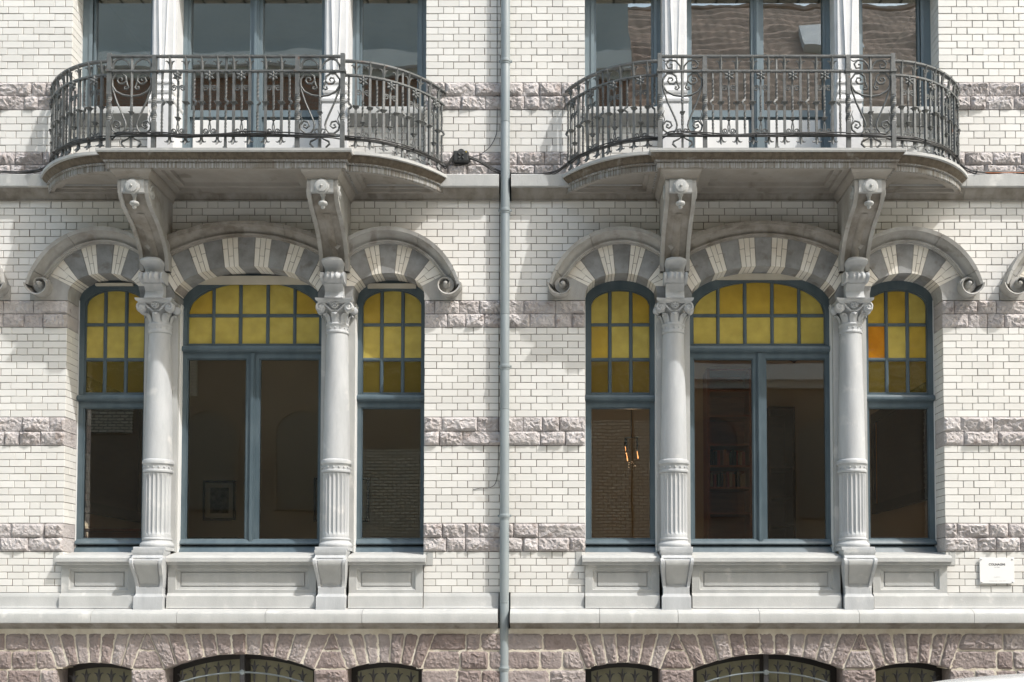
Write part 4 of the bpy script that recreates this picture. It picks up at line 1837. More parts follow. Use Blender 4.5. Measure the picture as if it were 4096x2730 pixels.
for e in (-1, 1):
    m.tube([(0, 0, .30), (e * .002, 0, .27), (e * .010, 0, .225)] + spi(e * .036, .185, .030, .006, PI if e > 0 else 0, (PI + 3.3 * PI) if e > 0 else -3.3 * PI, 20), .0065, 5)
MESH['F'] = loc_mesh(m, 'flower_baluster', 'iron')
m = MB()
for e in (-1, 1):
    m.tube([(0, 0, .53), (e * .004, 0, .575), (e * .012, 0, .605)] + spi(e * .040, .598, .029, .007, (PI * .85) if e > 0 else PI * .15, (PI * .85 - 2.9 * PI) if e > 0 else (PI * .15 + 2.9 * PI), 20), .0062, 5)
MESH['F_scr'] = loc_mesh(m, 'side_scrolls', 'iron')
m = MB()
m.ball((0, -.026, .705), .016, 8)
for i in range(6):
    a = PI / 2 + i * PI / 3
    ca, sa = math.cos(a), math.sin(a)
    m.tube([(ca * .006, -.014, .705 + sa * .006), (ca * .020, -.018, .705 + sa * .020), (ca * .032, -.022, .705 + sa * .032), (ca * .050, -.030, .705 + sa * .050)], [.006, .0155, .014, .003], 6)
MESH['F_flo'] = loc_mesh(m, 'flower', 'iron', 60)
MESH['F_col'] = loc_mesh(plate(.305, .025), 'collar_plate', 'iron')


def put(me, name, parent, mtx):
    o = bpy.data.objects.new(name, me)
    COL.objects.link(o)
    o.parent = parent
    o.matrix_local = mtx
    return o


def bar_run(path, z, hw, hh, name, rl, base):
    """flat bar along a polyline of world (x, y)"""
    m = MB()
    rings = []
    for i, q in enumerate(path):
        a = Vector(path[max(i - 1, 0)])
        b = Vector(path[min(i + 1, len(path) - 1)])
        d = (b - a).normalized()
        n = Vector((d.y, -d.x))
        rings.append([(q[0] + n.x * sx * hw - base[0], q[1] + n.y * sx * hw - base[1], z + sz * hh - base[2]) for sx, sz in ((1, -1), (1, 1), (-1, 1), (-1, -1))])
    m.loft(rings)
    return put(loc_mesh(m, name, 'iron'), name, rl, Matrix.Identity(4))


def scroll_panel(rl, base, xa, xb, y, style):
    w = xb - xa
    cx = (xa + xb) / 2 - base[0]
    hw = w / 2
    yy = y - base[1]
    sp = bpy.data.objects.new('scroll_panel', None)
    COL.objects.link(sp)
    sp.parent = rl
    sp.location = (cx, yy, 0)
    idm = Matrix.Identity(4)
    m = MB()
    zs = [.0, .03, .16, .22] + [.235 + .014 * i for i in range(8)] + [.36, .42] + [.44 + .013 * i for i in range(7)] + [.545, .58, .60 + .0, .64, .905]
    tw, t = [], 0
    for i, z in enumerate(zs):
        if (.235 < z <= .34) or (.44 < z <= .53):
            t += PI * .28
        tw.append(t)
    sqbar(m, [(0, 0, z) for z in zs], .010, tw)
    m.v += []
    put(loc_mesh(m, 'centre_bar', 'iron'), 'centre_bar', sp, idm)
    put(loc_mesh(plate(.36, .024), 'collar_plate', 'iron'), 'collar_plate', sp, idm)
    k = hw - .022
    for e in (-1, 1):
        m = MB()      # big heart scroll: tail low in the middle, round the outside, curling in at the top
        ptsA = [(e * .006, 0, .520), (e * k * .42, 0, .530), (e * k * .78, 0, .566), (e * k * .97, 0, .625), (e * k * .96, 0, .685), (e * k * .76, 0, .738), (e * k * .52, 0, .742),
                (e * k * .30, 0, .712), (e * k * .27, 0, .668), (e * k * .42, 0, .640), (e * k * .62, 0, .642), (e * k * .72, 0, .668), (e * k * .66, 0, .696), (e * k * .52, 0, .698), (e * k * .46, 0, .680), (e * k * .53, 0, .668)]
        m.tube(ptsA, [.0098] * 12 + [.009, .0085, .008, .0075], 6)
        m.tube([(e * k * .27, 0, .668), (e * k * .22, 0, .63), (e * k * .15, 0, .605), (e * k * .25, 0, .585), (e * k * .36, 0, .592), (e * k * .34, 0, .612), (e * k * .27, 0, .606)], .0088, 6)
        put(loc_mesh(m, 'heart_scroll', 'iron', 60), 'heart_scroll', sp, idm)
        m = MB()      # long lyre arm falling to the small foot scroll
        m.tube([(e * k * .97, 0, .655), (e * k * .93, 0, .58), (e * k * .72, 0, .46), (e * k * .45, 0, .345), (e * k * .30, 0, .275), (e * k * .26, 0, .235)], .0095, 6)
        m.tube([(e * k * .26, 0, .252), (e * k * .30, 0, .205), (e * k * .45, 0, .165), (e * k * .70, 0, .160), (e * k * .93, 0, .195), (e * k * .97, 0, .24), (e * k * .80, 0, .282), (e * k * .58, 0, .270), (e * k * .52, 0, .235), (e * k * .66, 0, .212), (e * k * .80, 0, .226), (e * k * .76, 0, .246), (e * k * .68, 0, .240)], .0092, 6)
        m.tube([(e * k * .97, 0, .245), (e * k * .88, 0, .30), (e * k * .96, 0, .345), (e * k * .88, 0, .385)], [.006, .006, .005, .002], 5)
        m.tube([(e * .008, 0, .175), (e * k * .12, 0, .205), (e * k * .24, 0, .200), (e * k * .26, 0, .175), (e * k * .17, 0, .170)], .008, 5)
        put(loc_mesh(m, 'lyre_scroll', 'iron', 60), 'lyre_scroll', sp, idm)
        m = MB()      # foot loop under the lower rail
        m.tube([(e * .008, 0, .128), (e * .035, 0, .108), (e * .085, 0, .085), (e * .092, 0, .06), (e * .062, 0, .03), (e * .056, 0, .0)], [.006, .007, .010, .011, .009, .006], 5)
        put(loc_mesh(m, 'foot_loop', 'iron', 60), 'foot_loop', sp, idm)
        m = MB()      # frieze between the two upper rails
        if style == 'arch':
            m.tube([(e * .012, 0, .775), (e * .018, 0, .81), (e * .045, 0, .855), (e * k * .5, 0, .885), (e * k * .78, 0, .872), (e * k * .93, 0, .83), (e * k * .96, 0, .775)], [.006, .007, .010, .011, .012, .011, .010], 5)
            m.ball((e * (hw - .022), -.012, .785), .011, 8)
        else:
            m.tube([(e * .012, 0, .775), (e * .022, 0, .815), (e * .06, 0, .862), (e * k * .62, 0, .868), (e * k * .80, 0, .832), (e * k * .70, 0, .792), (e * k * .50, 0, .795), (e * k * .48, 0, .825), (e * k * .60, 0, .828)], .0088, 6)
            m.tube([(e * k * .66, 0, .866), (e * k * .85, 0, .858), (e * k * .98, 0, .875)], [.006, .006, .003], 5)
        put(loc_mesh(m, 'frieze_scroll', 'iron', 60), 'frieze_scroll', sp, idm)


def railing(c, kink, style, label):
    base = (c / U, -PR, SLAB_Z)
    rl = bpy.data.objects.new('balcony_railing', None)
    COL.objects.link(rl)
    rl.location = base
    tag(rl, label, 'railing', 'wrought iron balcony railings')
    W = lambda x, p: ((c + x) / U, -p)
    # posts
    for x in (-RX0, -RXI, RXI, RX0):
        m = MB()
        zs = [0, .26] + [.275 + .02 * i for i in range(14)] + [.57, .93 if abs(x) == RX0 else .90]
        sqbar(m, [(0, 0, z) for z in zs], .0195, [max(0, min((z - .275) / .26, 1)) * PI * 1.5 for z in zs])
        r = [[(-ww, -ww, zz), (ww, -ww, zz), (ww, ww, zz), (-ww, ww, zz)] for zz, ww in ((.748, .024), (.75, .029), (.775, .029), (.777, .024))]
        m.loft(r)
        put(loc_mesh(m, 'post', 'iron'), 'post', rl, Matrix.Translation((x / U, 0, 0)))
    # rails
    fr = [W(-RX0, PR), W(RX0, PR)]
    for z, hw, hh in ((H_TOP, .020, .008), (H_MID, .017, .008), (H_BOT, .014, .008)):
        bar_run(fr, SLAB_Z + z, hw, hh, 'rail', rl, base)
    arcs = {}
    for s in (-1, 1):
        path = [W(s * x, p) for x, p in side_curve(RX0 - 4, RX1, PRC, 30)]
        arcs[s] = path
        run = path if s > 0 else list(reversed(path))
        for z, hw, hh in ((H_TOP - .005, .020, .008), (H_MID, .017, .008), (H_BOT, .014, .008)):
            bar_run(run, SLAB_Z + z, hw, hh, 'curved_rail', rl, base)

    def baluster(kind, mtx, full):
        if kind == 'S':
            o = put(MESH['S'], 'square_baluster', rl, mtx)
            put(MESH['S_top'], 'finial', o, Matrix.Identity(4))
            put(MESH['S_bot'], 'pendant_leaf', o, Matrix.Identity(4))
            put(MESH['S_col'], 'collar_plate', o, Matrix.Identity(4))
        elif kind == 'F':
            o = put(MESH['F'], 'flower_baluster', rl, mtx)
            put(MESH['F_scr'], 'side_scrolls', o, Matrix.Identity(4))
            put(MESH['F_col'], 'collar_plate', o, Matrix.Identity(4))
            put(MESH['F_flo'], 'flower', o, Matrix.Rotation(R.uniform(-.25, .25), 4, 'Y') if False else Matrix.Identity(4))
        elif full:
            o = put(MESH['TF%d' % kink], 'stanchion', rl, mtx)
            put(MESH['TF_base'], 'foot', o, Matrix.Identity(4))
        else:
            put(MESH['T%d' % kink], 'twisted_baluster', rl, mtx)

    def kind_of(i):
        return 'T' if i % 4 == 0 else ('F' if i % 4 == 2 else 'S')
    for i in range(-8, 9):
        baluster(kind_of(i), Matrix.Translation((i * 30.2 / U, 0, 0)) @ Matrix.Rotation(R.uniform(-.04, .04), 4, 'Z'), i == 0)
    for s in (-1, 1):
        path = [Vector(q) for q in arcs[s]]
        cum = [0]
        for a, b in zip(path, path[1:]):
            cum.append(cum[-1] + (b - a).length)
        tot = cum[-1]
        for i in range(17):
            d = tot * (.045 + .94 * i / 16.6)
            k = max(j for j in range(len(cum)) if cum[j] <= d)
            k = min(k, len(path) - 2)
            t = (d - cum[k]) / max(cum[k + 1] - cum[k], 1e-6)
            q = path[k].lerp(path[k + 1], t)
            dr = (path[k + 1] - path[k]).normalized() * s
            ang = math.atan2(dr.y, dr.x)
            baluster(kind_of(i), Matrix.Translation((q.x - base[0], q.y - base[1], 0)) @ Matrix.Rotation(ang, 4, 'Z'), i == 8)
    for s in (-1, 1):
        xa, xb = sorted((s * RX0, s * RXI))
        scroll_panel(rl, base, (c + xa) / U, (c + xb) / U, -PR, style)
    return rl


railing(CA, 1, 'arch', 'wrought iron balcony railing left of the downpipe, with plain arches in its top frieze')
railing(CB, -1, 'scroll', 'wrought iron balcony railing right of the downpipe, with curled scrolls in its top frieze')


# ------------------------------------------------------------------ downpipe
dp = thing('downpipe', 'grey zinc downpipe running down between the two balconies', 'pipe', (PIPE_X / U, -.075, 0))
PP, PRAD = .075, 18.5
cuts = [2700, 2178, 1928, 1566, 1145, 933, 763, 334, -10, -269, GZ + 8]
for a, b in zip(cuts, cuts[1:]):
    m = MB()
    m.lathe(PIPE_X, PP, [(PRAD, b), (PRAD, a - 3), (PRAD - .8, a)], 24)
    m.build('pipe_length', 'zinc', dp, smooth=40)
for z in (2178, 1566, 933, 334, -269):
    m = MB()
    m.lathe(PIPE_X, PP, [(18, z - 14), (20, z - 13), (20.5, z - 7), (22.5, z - 5), (22.5, z + 2), (20, z + 4), (19.5, z + 8), (18, z + 9)], 24)
    m.build('collar', 'zinc', dp, smooth=40)
    m = MB()
    m.box(PIPE_X - 27, PIPE_X + 27, PP - .012, PP + .004, z - 4, z + 4)
    m.box(PIPE_X - 5, PIPE_X + 5, -.03, PP - .03, z - 4, z + 4)
    m.build('bracket', 'zinc', dp)
for z in (1928, 1145, 763, -10):
    m = MB()
    m.lathe(PIPE_X, PP, [(18, z - 3), (19.3, z - 2), (19.5, z + 2), (18, z + 3)], 24)
    m.build('solder_joint', 'zinc', dp, smooth=40)

# ------------------------------------------------------------------ cables, junction box, plaque


def smooth_path(pts, n=6):
    P = [Vector(q) for q in pts]
    out = []
    for i in range(len(P) - 1):
        p0, p1, p2, p3 = P[max(i - 1, 0)], P[i], P[i + 1], P[min(i + 2, len(P) - 1)]
        for k in range(n):
            t = k / n
            out.append(0.5 * ((2 * p1) + (p2 - p0) * t + (2 * p0 - 5 * p1 + 4 * p2 - p3) * t * t + (3 * p1 - p0 - 3 * p2 + p3) * t ** 3))
    out.append(P[-1])
    return out


def cable_bundle(label, spine, n=3, sag=.012, rr=.0062, material='cable_rubber'):
    base = tuple(spine[0])
    t = thing('cable_bundle', label, 'cable', base)
    for q in range(n):
        r2 = random.Random(40 + q)
        pts = []
        for i, s in enumerate(spine):
            pts.append((s[0], s[1] - .006 - .004 * (q % 2), s[2] + (q - 1) * .014 + r2.uniform(-sag, sag) * .6))
        m = MB()
        m.tube(smooth_path(pts), rr, 6)
        m.build('cable', material, t, smooth=60)
    for i in range(4, len(spine) - 4, 5):
        s = Vector(spine[i])
        d = (Vector(spine[i + 1]) - Vector(spine[i - 1])).normalized()
        m = MB()
        m.tube([s - d * .003 - Vector((0, .010, 0)), s + d * .003 - Vector((0, .010, 0))], .027, 8, flat=.6)
        m.build('cable_tie', 'cable_rubber', t)
    return t


def rail_spine(c):
    L_ = [((c - x) / U, -p - .018, SLAB_Z + H_BOT + .004) for x, p in reversed(side_curve(RX0, RX1, PRC, 12))]
    F_ = [((c + x) / U, -PR - .022, SLAB_Z + H_BOT + .012 * math.sin(x * .013)) for x in range(-400, 401, 80)]
    R_ = [((c + x) / U, -p - .018, SLAB_Z + H_BOT + .004) for x, p in side_curve(RX0, RX1, PRC, 12)]
    return L_, F_, R_


la, fa, ra = rail_spine(CA)
left_in = [V(x, .105 + .004 * math.sin(x), 1716 + 1.5 * math.sin(x * .02)) for x in range(-2700, -2120, 70)]
spA = left_in + [V(-2095, .10, 1730)] + la[1:] + fa + ra[:-1] + [V(-470, .06, 1745), V(-442, .06, 1790)]
cable_bundle('black cables tied along the foot of the railing left of the downpipe', spA)
lb, fb, rb = rail_spine(CB)
spB = [V(-378, .06, 1785), V(-340, .05, 1772), V(-290, .05, 1745), V(-245, .04, 1726), V(-190, .06, 1712), V(-130, .10, 1704), V(-70, .115, 1703), V(-20, .11, 1722)] + lb[1:] + fb + rb[:-1] + \
    [V(CB + 812, .08, 1735), V(CB + 850, .115, 1716)] + [V(x, .11, 1715) for x in range(1720, 2200, 80)]
cable_bundle('black cables tied along the foot of the railing right of the downpipe', spB)
m = MB()
m.tube(smooth_path([V(1655, .122, 1718), V(1720, .125, 1712), V(1800, .125, 1714), V(1900, .125, 1711), V(2000, .125, 1714), V(2200, .125, 1712)]), .0032, 6)
tag(m.build('orange_cable', 'orange_rubber', None, smooth=60), 'thin orange cable lying on the stone ledge at the right edge', 'cable')
m = MB()
m.tube(smooth_path([V(-268, .006, 2700), V(-267, .008, 2447), V(-266, .008, 2150), V(-266, .008, 1935), V(-272, .010, 1880), V(-300, .02, 1830), V(-345, .03, 1797), V(-381, .05, 1791)]), .0035, 6)
tag(m.build('thin_wire', 'cable_rubber', None, smooth=60), 'thin black wire running down beside the downpipe to the junction box', 'wire')
m = MB()
m.tube(smooth_path([V(-253, .01, 1690), V(-254, .012, 1600), V(-256, .008, 1300), V(-257, .008, 900), V(-258, .008, 560), V(-262, .010, 495), V(-272, .010, 462), V(-296, .008, 448), V(-330, .006, 447), V(-360, .004, 441)]), .003, 6)
tag(m.build('thin_wire', 'cable_rubber', None, smooth=60), 'thin black wire curling from behind the downpipe onto the bricks', 'wire')

jb = thing('junction_box', 'black plastic junction box with a raised cross on the wall beside the downpipe', 'box', V(-410, .0, 1764))
m = MB()
rings = []
for p, d in ((.0, 0), (.07, 0), (.078, 2), (.08, 5)):
    x0, x1, z0, z1 = -441 + d, -379 - d, 1766 + d, 1812 - d
    k = 5
    rings.append([V(x0 + k, p, z0), V(x1 - k, p, z0), V(x1, p, z0 + k), V(x1, p, z1 - k), V(x1 - k, p, z1), V(x0 + k, p, z1), V(x0, p, z1 - k), V(x0, p, z0 + k)])
m.loft(rings)
m.build('case', 'box_plastic', jb)
m = MB()
m.button(-410, 1808, .0, [(15, 0), (15, .05), (13, .055)], 20)
m.build('lug', 'box_plastic', jb)
m = MB()
for e, f in ((1, 1), (1, -1), (-1, 1), (-1, -1)):
    m.tube([V(-410 + e * 2, .08, 1789 + f * 2), V(-410 + e * 8, .083, 1789 + f * 8), V(-410 + e * 13, .08, 1789 + f * 13)], [.004, .010, .004], 8)
m.build('raised_cross', 'box_plastic', jb)
for e in (-1, 1):
    m = MB()
    xx = -410 + e * 33
    m.tube([V(xx - 5, .045, 1777), V(xx + 5, .045, 1777)], .024, 12)
    m.build('cable_gland', 'cable_rubber', jb)
m = MB()
m.poly([(-391, 1807), (-386, 1807), (-388.5, 1802)][::-1], .079, .0815)
m.build('warning_sticker', 'sticker_yellow', jb)

pq = thing('plaque', 'small white wall plaque lettered COLNAGHI on four steel studs', 'sign', V(1735, 0, 65))
m = MB()
m.slab(1666, 1804, .016, .022, 65, 168, .6)
m.build('plate', 'plaque_white', pq)
for x in (1673, 1797):
    for z in (71, 162):
        m = MB()
        m.button(x, z, 0.0, [(2.6, -.004), (2.6, .022), (3.2, .0225), (3.2, .026), (2, .028)], 12)
        m.build('stud', 'steel', pq, smooth=40)


def lettering(txt, x, z, size, material, name, bold=0.0):
    cu = bpy.data.curves.new('lettering', 'FONT')
    cu.body = txt
    cu.size = size
    cu.align_x = 'CENTER'
    cu.extrude = .0004
    cu.offset = bold
    cu.space_character = 1.08
    t = bpy.data.objects.new('tmp', cu)
    COL.objects.link(t)
    bpy.context.view_layer.update()
    me = bpy.data.meshes.new_from_object(t)
    bpy.data.objects.remove(t)
    me.materials.clear()
    me.materials.append(MATS[material])
    me.transform(Matrix.Translation(V(x, .0226, z)) @ Matrix.Rotation(PI / 2, 4, 'X'))
    return link(name, me, pq)


lettering('COLNAGHI', 1735, 137, .030, 'ink_dark', 'lettering', .0011)
lettering('Est. 1760', 1735, 128, .013, 'ink_grey', 'small_lettering')
lettering('By appointment', 1735, 90, .009, 'ink_grey', 'small_lettering')
m = MB()
for a, b in ((1702, 1722), (1724, 1736), (1742, 1756), (1758, 1769)):
    m.box(a, b, .0222, .0228, 74.4, 75.6)
o = m.build('fine_print', 'ink_grey', pq)
o['kind'] = 'stuff'

# ------------------------------------------------------------------ grilles in front of the basement windows
m = MB()
m.tube([(0, 0, -.9), (0, 0, -.07), (0, 0, -.045)], [.009, .009, .015], 6)
m.tube([(0, 0, -.05), (0, 0, -.02), (0, 0, .03), (0, 0, .055)], [.011, .016, .009, .001], 6)
for e in (-1, 1):
    m.tube([(0, 0, -.05), (e * .012, -.002, -.02), (e * .026, -.004, .002), (e * .042, -.006, .008), (e * .050, -.006, .002)], [.010, .010, .008, .005, .001], 5)
SPEAR = loc_mesh(m, 'spear', 'dark_iron', 50)
GR_L = {('a', -1): 'black spear-topped grille before the leftmost basement window', ('a', 0): 'black spear-topped grille with centre post before the wide basement window left of the downpipe',
        ('a', 1): 'black spear-topped grille before the small basement window just left of the downpipe', ('b', -1): 'black spear-topped grille before the small basement window just right of the downpipe',
        ('b', 0): 'black spear-topped grille with centre post before the wide basement window right of the downpipe', ('b', 1): 'black spear-topped grille before the rightmost basement window'}
for hk, h in HOUSES.items():
    c = h['bays'][0][0]
    for s in (-1, 0, 1):
        cx = c + s * 573
        half, zc = (294, -215) if s == 0 else (147, -249)
        Rr = ((half ** 2) + (zc + 273) ** 2) / (2 * (zc + 273))
        g = thing('window_grille', GR_L[(hk, s)], 'grille', V(cx, .0, -700), 'basement window grilles')
        n = 5 if s else 6
        xs = [(-100 + 50 * i) for i in range(5)] if s else [(-240 + 48 * i) for i in range(5)] + [(48 + 48 * i) for i in range(5)]
        for x in xs:
            z = circ_z(x, zc, Rr) - 46
            o = bpy.data.objects.new('spear', SPEAR)
            COL.objects.link(o)
            o.parent = g
            o.location = Vector(V(cx + x, -.02, z)) - Vector(V(cx, .0, -700))
        m = MB()
        pts = [V(cx + x, -.006, circ_z(x, zc, Rr) - 74) for x in range(-half + 4, half - 3, 14)]
        if s == 0:
            m.tube(pts, .010, 6)
            m.build('arched_rail', 'zinc', g, smooth=60)
            m = MB()
            m.box(cx - 9, cx + 9, -.04, .0, -760, zc + 1)
            m.build('centre_post', 'dark_iron', g)
            m = MB()
            m.button(cx, zc - 74, -.012, [(13, 0), (11, .014), (6, .020)], 8)
            m.build('boss', 'zinc', g)
        else:
            m.tube([(q[0], q[1], q[2] - .15) for q in pts], .009, 6)
            m.build('arched_rail', 'dark_iron', g, smooth=60)

# ------------------------------------------------------------------ behind the glass
BL = {('a', -1): (1062, 'pale roller blind half drawn behind the leftmost yellow window'), ('a', 0): (1040, 'pale roller blind behind the wide yellow window left of the downpipe'),
      ('a', 1): (1060, 'pale roller blind half drawn behind the yellow window just left of the downpipe'), ('b', -1): (1000, 'pale roller blind drawn low behind the yellow window just right of the downpipe'),
      ('b', 0): (1008, 'pale blind hanging just below the transom of the wide window right of the downpipe'), ('b', 1): (1000, 'pale roller blind behind the window with the orange pane')}
for (hk, s), (zb, lab) in BL.items():
    c = HOUSES[hk]['bays'][0][0]
    cx = c + s * 573
    w = 286 if s == 0 else 140
    m = MB()
    rings = []
    zs = [1360 - (1360 - zb) * i / 30 for i in range(31)]
    for i, z in enumerate(zs):
        ring = []
        for k in range(25):
            u = k / 24 * 2 - 1
            f = .020 * math.sin(z * .12 + 1.3 * math.sin(u * 2.5 + z * .02)) + .006 * math.sin(u * 9 + z * .013)
            drop = (-9 * abs(math.sin(u * 2.4 * PI / 2 + .6)) if i > 26 and s == 0 and hk == 'b' else -4 * math.sin(u * 2.2 + 1) if i > 26 else 0)
            ring.append(V(cx + u * w, -.362 + f * .55, z + drop))
        rings.append(ring)
    m.loft(rings, closed=False, caps=False)
    o = m.build('roller_blind', 'blind_cloth', None, smooth=60)
    md = o.modifiers.new('thickness', 'SOLIDIFY')
    md.thickness = .004
    tag(o, lab, 'blind', 'blinds behind the stained glass')
    m = MB()

m = MB()
m.tube(smooth_path([V(-1561, -.37, 990), V(-1560, -.37, 740), V(-1556, -.37, 560), V(-1548, -.37, 430), V(-1550, -.37, 385), V(-1558, -.37, 365), V(-1568, -.37, 372), V(-1565, -.375, 560), V(-1563, -.375, 990)]), .0045, 6)
tag(m.build('blind_cord', 'cord_white', None, smooth=60), 'white blind cord looped down inside the wide window left of the downpipe', 'cord')


def picture_back(label, x0, x1, z0, z1, p, mount=True):
    t = thing('framed_picture', label, 'picture', V((x0 + x1) / 2, p, z0), 'pictures on the room walls')
    for a, b, c_, d in ((x0, x0 + 12, z0, z1), (x1 - 12, x1, z0, z1), (x0 + 12, x1 - 12, z0, z0 + 12), (x0 + 12, x1 - 12, z1 - 12, z1)):
        m = MB()
        m.slab(a, b, p, p + .04, c_, d, 2)
        m.build('frame_bar', 'black_paint', t)
    m = MB()
    m.box(x0 + 10, x1 - 10, p, p + .015, z0 + 10, z1 - 10)
    m.build('mount', 'paper', t)
    m = MB()
    q = (x1 - x0) * .22
    m.box(x0 + q, x1 - q, p + .012, p + .018, z0 + q, z1 - q)
    m.build('print', 'print_ink', t)


picture_back('small black-framed print with a pale mount in the wide window left of the downpipe', -1932, -1757, 426, 640, -3.76)
picture_back('wide black-framed picture half hidden behind the column left of the downpipe', -1336, -1040, 419, 657, -3.76)


def picture_side(label, x, sgn, pa, pb, z0, z1, gold):
    t = thing('framed_painting', label, 'painting', V(x, (pa + pb) / 2, z0), 'pictures on the room walls')
    a, b = sorted((x, x + sgn * 20))
    f = .14
    for q0, q1, r0, r1 in ((pa, pa - f, z0, z1), (pb + f, pb, z0, z1), (pa - f, pb + f, z0, z0 + 50), (pa - f, pb + f, z1 - 50, z1)):
        m = MB()
        m.box(a, b, q1, q0, r0, r1)
        m.build('frame_bar', 'black_paint', t)
    m = MB()
    a2, b2 = sorted((x, x + sgn * 6))
    m.box(a2, b2, pb + .1, pa - .1, z0 + 40, z1 - 40)
    m.build('canvas', 'dark_wood', t)
    if gold:
        m = MB()
        a3, b3 = sorted((x + sgn * 6, x + sgn * 12))
        m.box(a3, b3, pb + .17, pb + .15, z0 + 52, z1 - 52)
        m.build('gilt_slip', 'gold_leaf', t)


picture_side('large dark painting on the side wall behind the leftmost clear pane', CA - 892, 1, -.7, -3.1, 395, 1010, False)
picture_side('large dark painting with a thin gilt slip behind the rightmost clear pane', CB + 892, -1, -1.3, -3.95, 465, 1010, True)

dk = thing('writing_desk', 'red-brown wooden desk just inside the leftmost clear pane', 'desk', V(-1990, -1.4, 150))
m = MB()
m.slab(-2110, -1866, -1.9, -1.1, 300, 314, 2)
m.build('desk_top', 'red_wood', dk)
m = MB()
m.box(-2100, -1876, -1.85, -1.15, 240, 299)
m.build('drawer_case', 'red_wood', dk)
for x in (-2096, -1880):
    for p in (-1.84, -1.2):
        m = MB()
        m.box(x - 6, x + 6, p, p + .04, 150, 240)
        m.build('leg', 'red_wood', dk)
m = MB()
m.box(-1655, -1450, -1.8, -1.2, 150, 266)
m.slab(-1660, -1445, -1.85, -1.15, 266, 276, 2)
tag(m.build('cloth_covered_table', 'green_cloth'), 'low table under a dark green cloth just inside the wide window left of the downpipe', 'table')

bc = thing('bookcase', 'tall red-brown wooden bookcase behind the wide window right of the downpipe', 'bookcase', V(1030, -4.4, 150))
bx0, bx1 = 800, 1045
for x in (bx0, bx1 - 14):
    m = MB()
    m.box(x, x + 14, -4.55, -4.1, 150, 1280)
    m.build('side_panel', 'red_wood', bc)
m = MB()
m.box(bx0 + 14, bx1 - 14, -4.55, -4.53, 150, 1280)
m.build('back_panel', 'red_wood', bc)
shelves = [300, 470, 610, 730, 850, 1010, 1150, 1266]
for z in shelves:
    m = MB()
    m.box(bx0 + 14, bx1 - 14, -4.53, -4.1, z, z + 12)
    m.build('shelf', 'red_wood', bc)
BOOKC = [('red', (0.32, .04, .025)), ('brown', (.20, .09, .035)), ('cream', (.45, .36, .22)), ('black', (.03, .028, .025)), ('orange', (.42, .15, .04)), ('green', (.05, .09, .05))]
for nm, col in BOOKC:
    mat('book_' + nm, col, rough=.6)
SHN = {610: 'third shelf', 730: 'fourth shelf', 850: 'fifth shelf'}
rb_ = random.Random(3)
ORD = [''] + 'first second third fourth fifth sixth seventh eighth ninth tenth eleventh twelfth thirteenth fourteenth fifteenth sixteenth seventeenth eighteenth nineteenth twentieth'.split()
for z in (610, 730):
    x = bx0 + 20
    nth = 0
    while x < bx1 - 34:
        w = rb_.uniform(9, 17)
        hgt = rb_.uniform(66, 92)
        nm, col = rb_.choice(BOOKC)
        m = MB()
        m.slab(x, x + w, -4.42, -4.16, z + 12.5, z + 12.5 + hgt, 1)
        o = m.build('book', 'book_' + nm)
        nth += 1
        tag(o, '%s book, %s from the left on the %s row of books in the bookcase' % (nm, ORD[nth], 'lower' if z == 610 else 'upper'), 'book', 'books in the bookcase')
        x += w + rb_.choice((.8, .8, .8, 7))
gc = thing('glazed_cabinet', 'dark narrow glazed cabinet beside the bookcase behind the wide window', 'cabinet', V(1200, -4.4, 150))
for x in (1128, 1262):
    m = MB()
    m.box(x, x + 14, -4.55, -4.0, 150, 1060)
    m.build('side_panel', 'dark_wood', gc)
for z in (150, 400, 560, 720, 1046):
    m = MB()
    m.box(1142, 1262, -4.55, -4.0, z, z + 14)
    m.build('shelf', 'dark_wood', gc)
m = MB()
m.box(1142, 1262, -4.57, -4.55, 150, 1060)
m.build('back_panel', 'dark_wood', gc)
lp = thing('filament_lamp', 'hanging lamp with glowing filament bulbs behind the small window just right of the downpipe', 'lamp', V(330, -2.5, 690))
m = MB()
m.tube([V(340, -2.5, 1478), V(340, -2.5, 800)], .006, 6)
m.tube([V(310, -2.5, 800), V(372, -2.5, 800)], .006, 6)
m.build('stem', 'dark_iron', lp)
for x, z in ((312, 735), (318, 700), (370, 712)):
    m = MB()
    m.tube([V(x - 2, -2.5, z + 20), V(x + 3, -2.5, z - 16)], [.003, .006], 8)
    m.build('filament', 'filament', lp)
    m = MB()
    m.tube([V(x - 2, -2.5, 800), V(x - 2, -2.5, z + 24)], [.008, .012], 8)
    m.build('lamp_holder', 'dark_iron', lp)
ll = bpy.data.lights.new('lamp_glow', 'POINT')
ll.energy = 1.1
ll.color = (1.0, 0.70, 0.45)
ll.shadow_soft_size = 0.05
lo = bpy.data.objects.new('lamp_glow', ll)
COL.objects.link(lo)
lo.parent = lp
lo.location = (0.03, 0.1, -0.06)
cm = thing('ceiling_spotlight', 'small black spotlight under the ceiling behind the wide window right of the downpipe', 'spotlight', V(1190, -3.2, 1230))
m = MB()
m.tube([V(1180, -3.2, 1478), V(1180, -3.2, 1250)], .008, 6)
m.build('stem', 'dark_iron', cm)
m = MB()
m.tube([V(1172, -3.2, 1262), V(1200, -3.1, 1238)], [.03, .04], 12)
m.build('lamp_head', 'dark_iron', cm)

# ------------------------------------------------------------------ parked car whose roof reaches into the bottom edge
car = thing('parked_car', 'white parked car, its roof just showing at the bottom right corner', 'car', (5.2, -3.1, -.15))


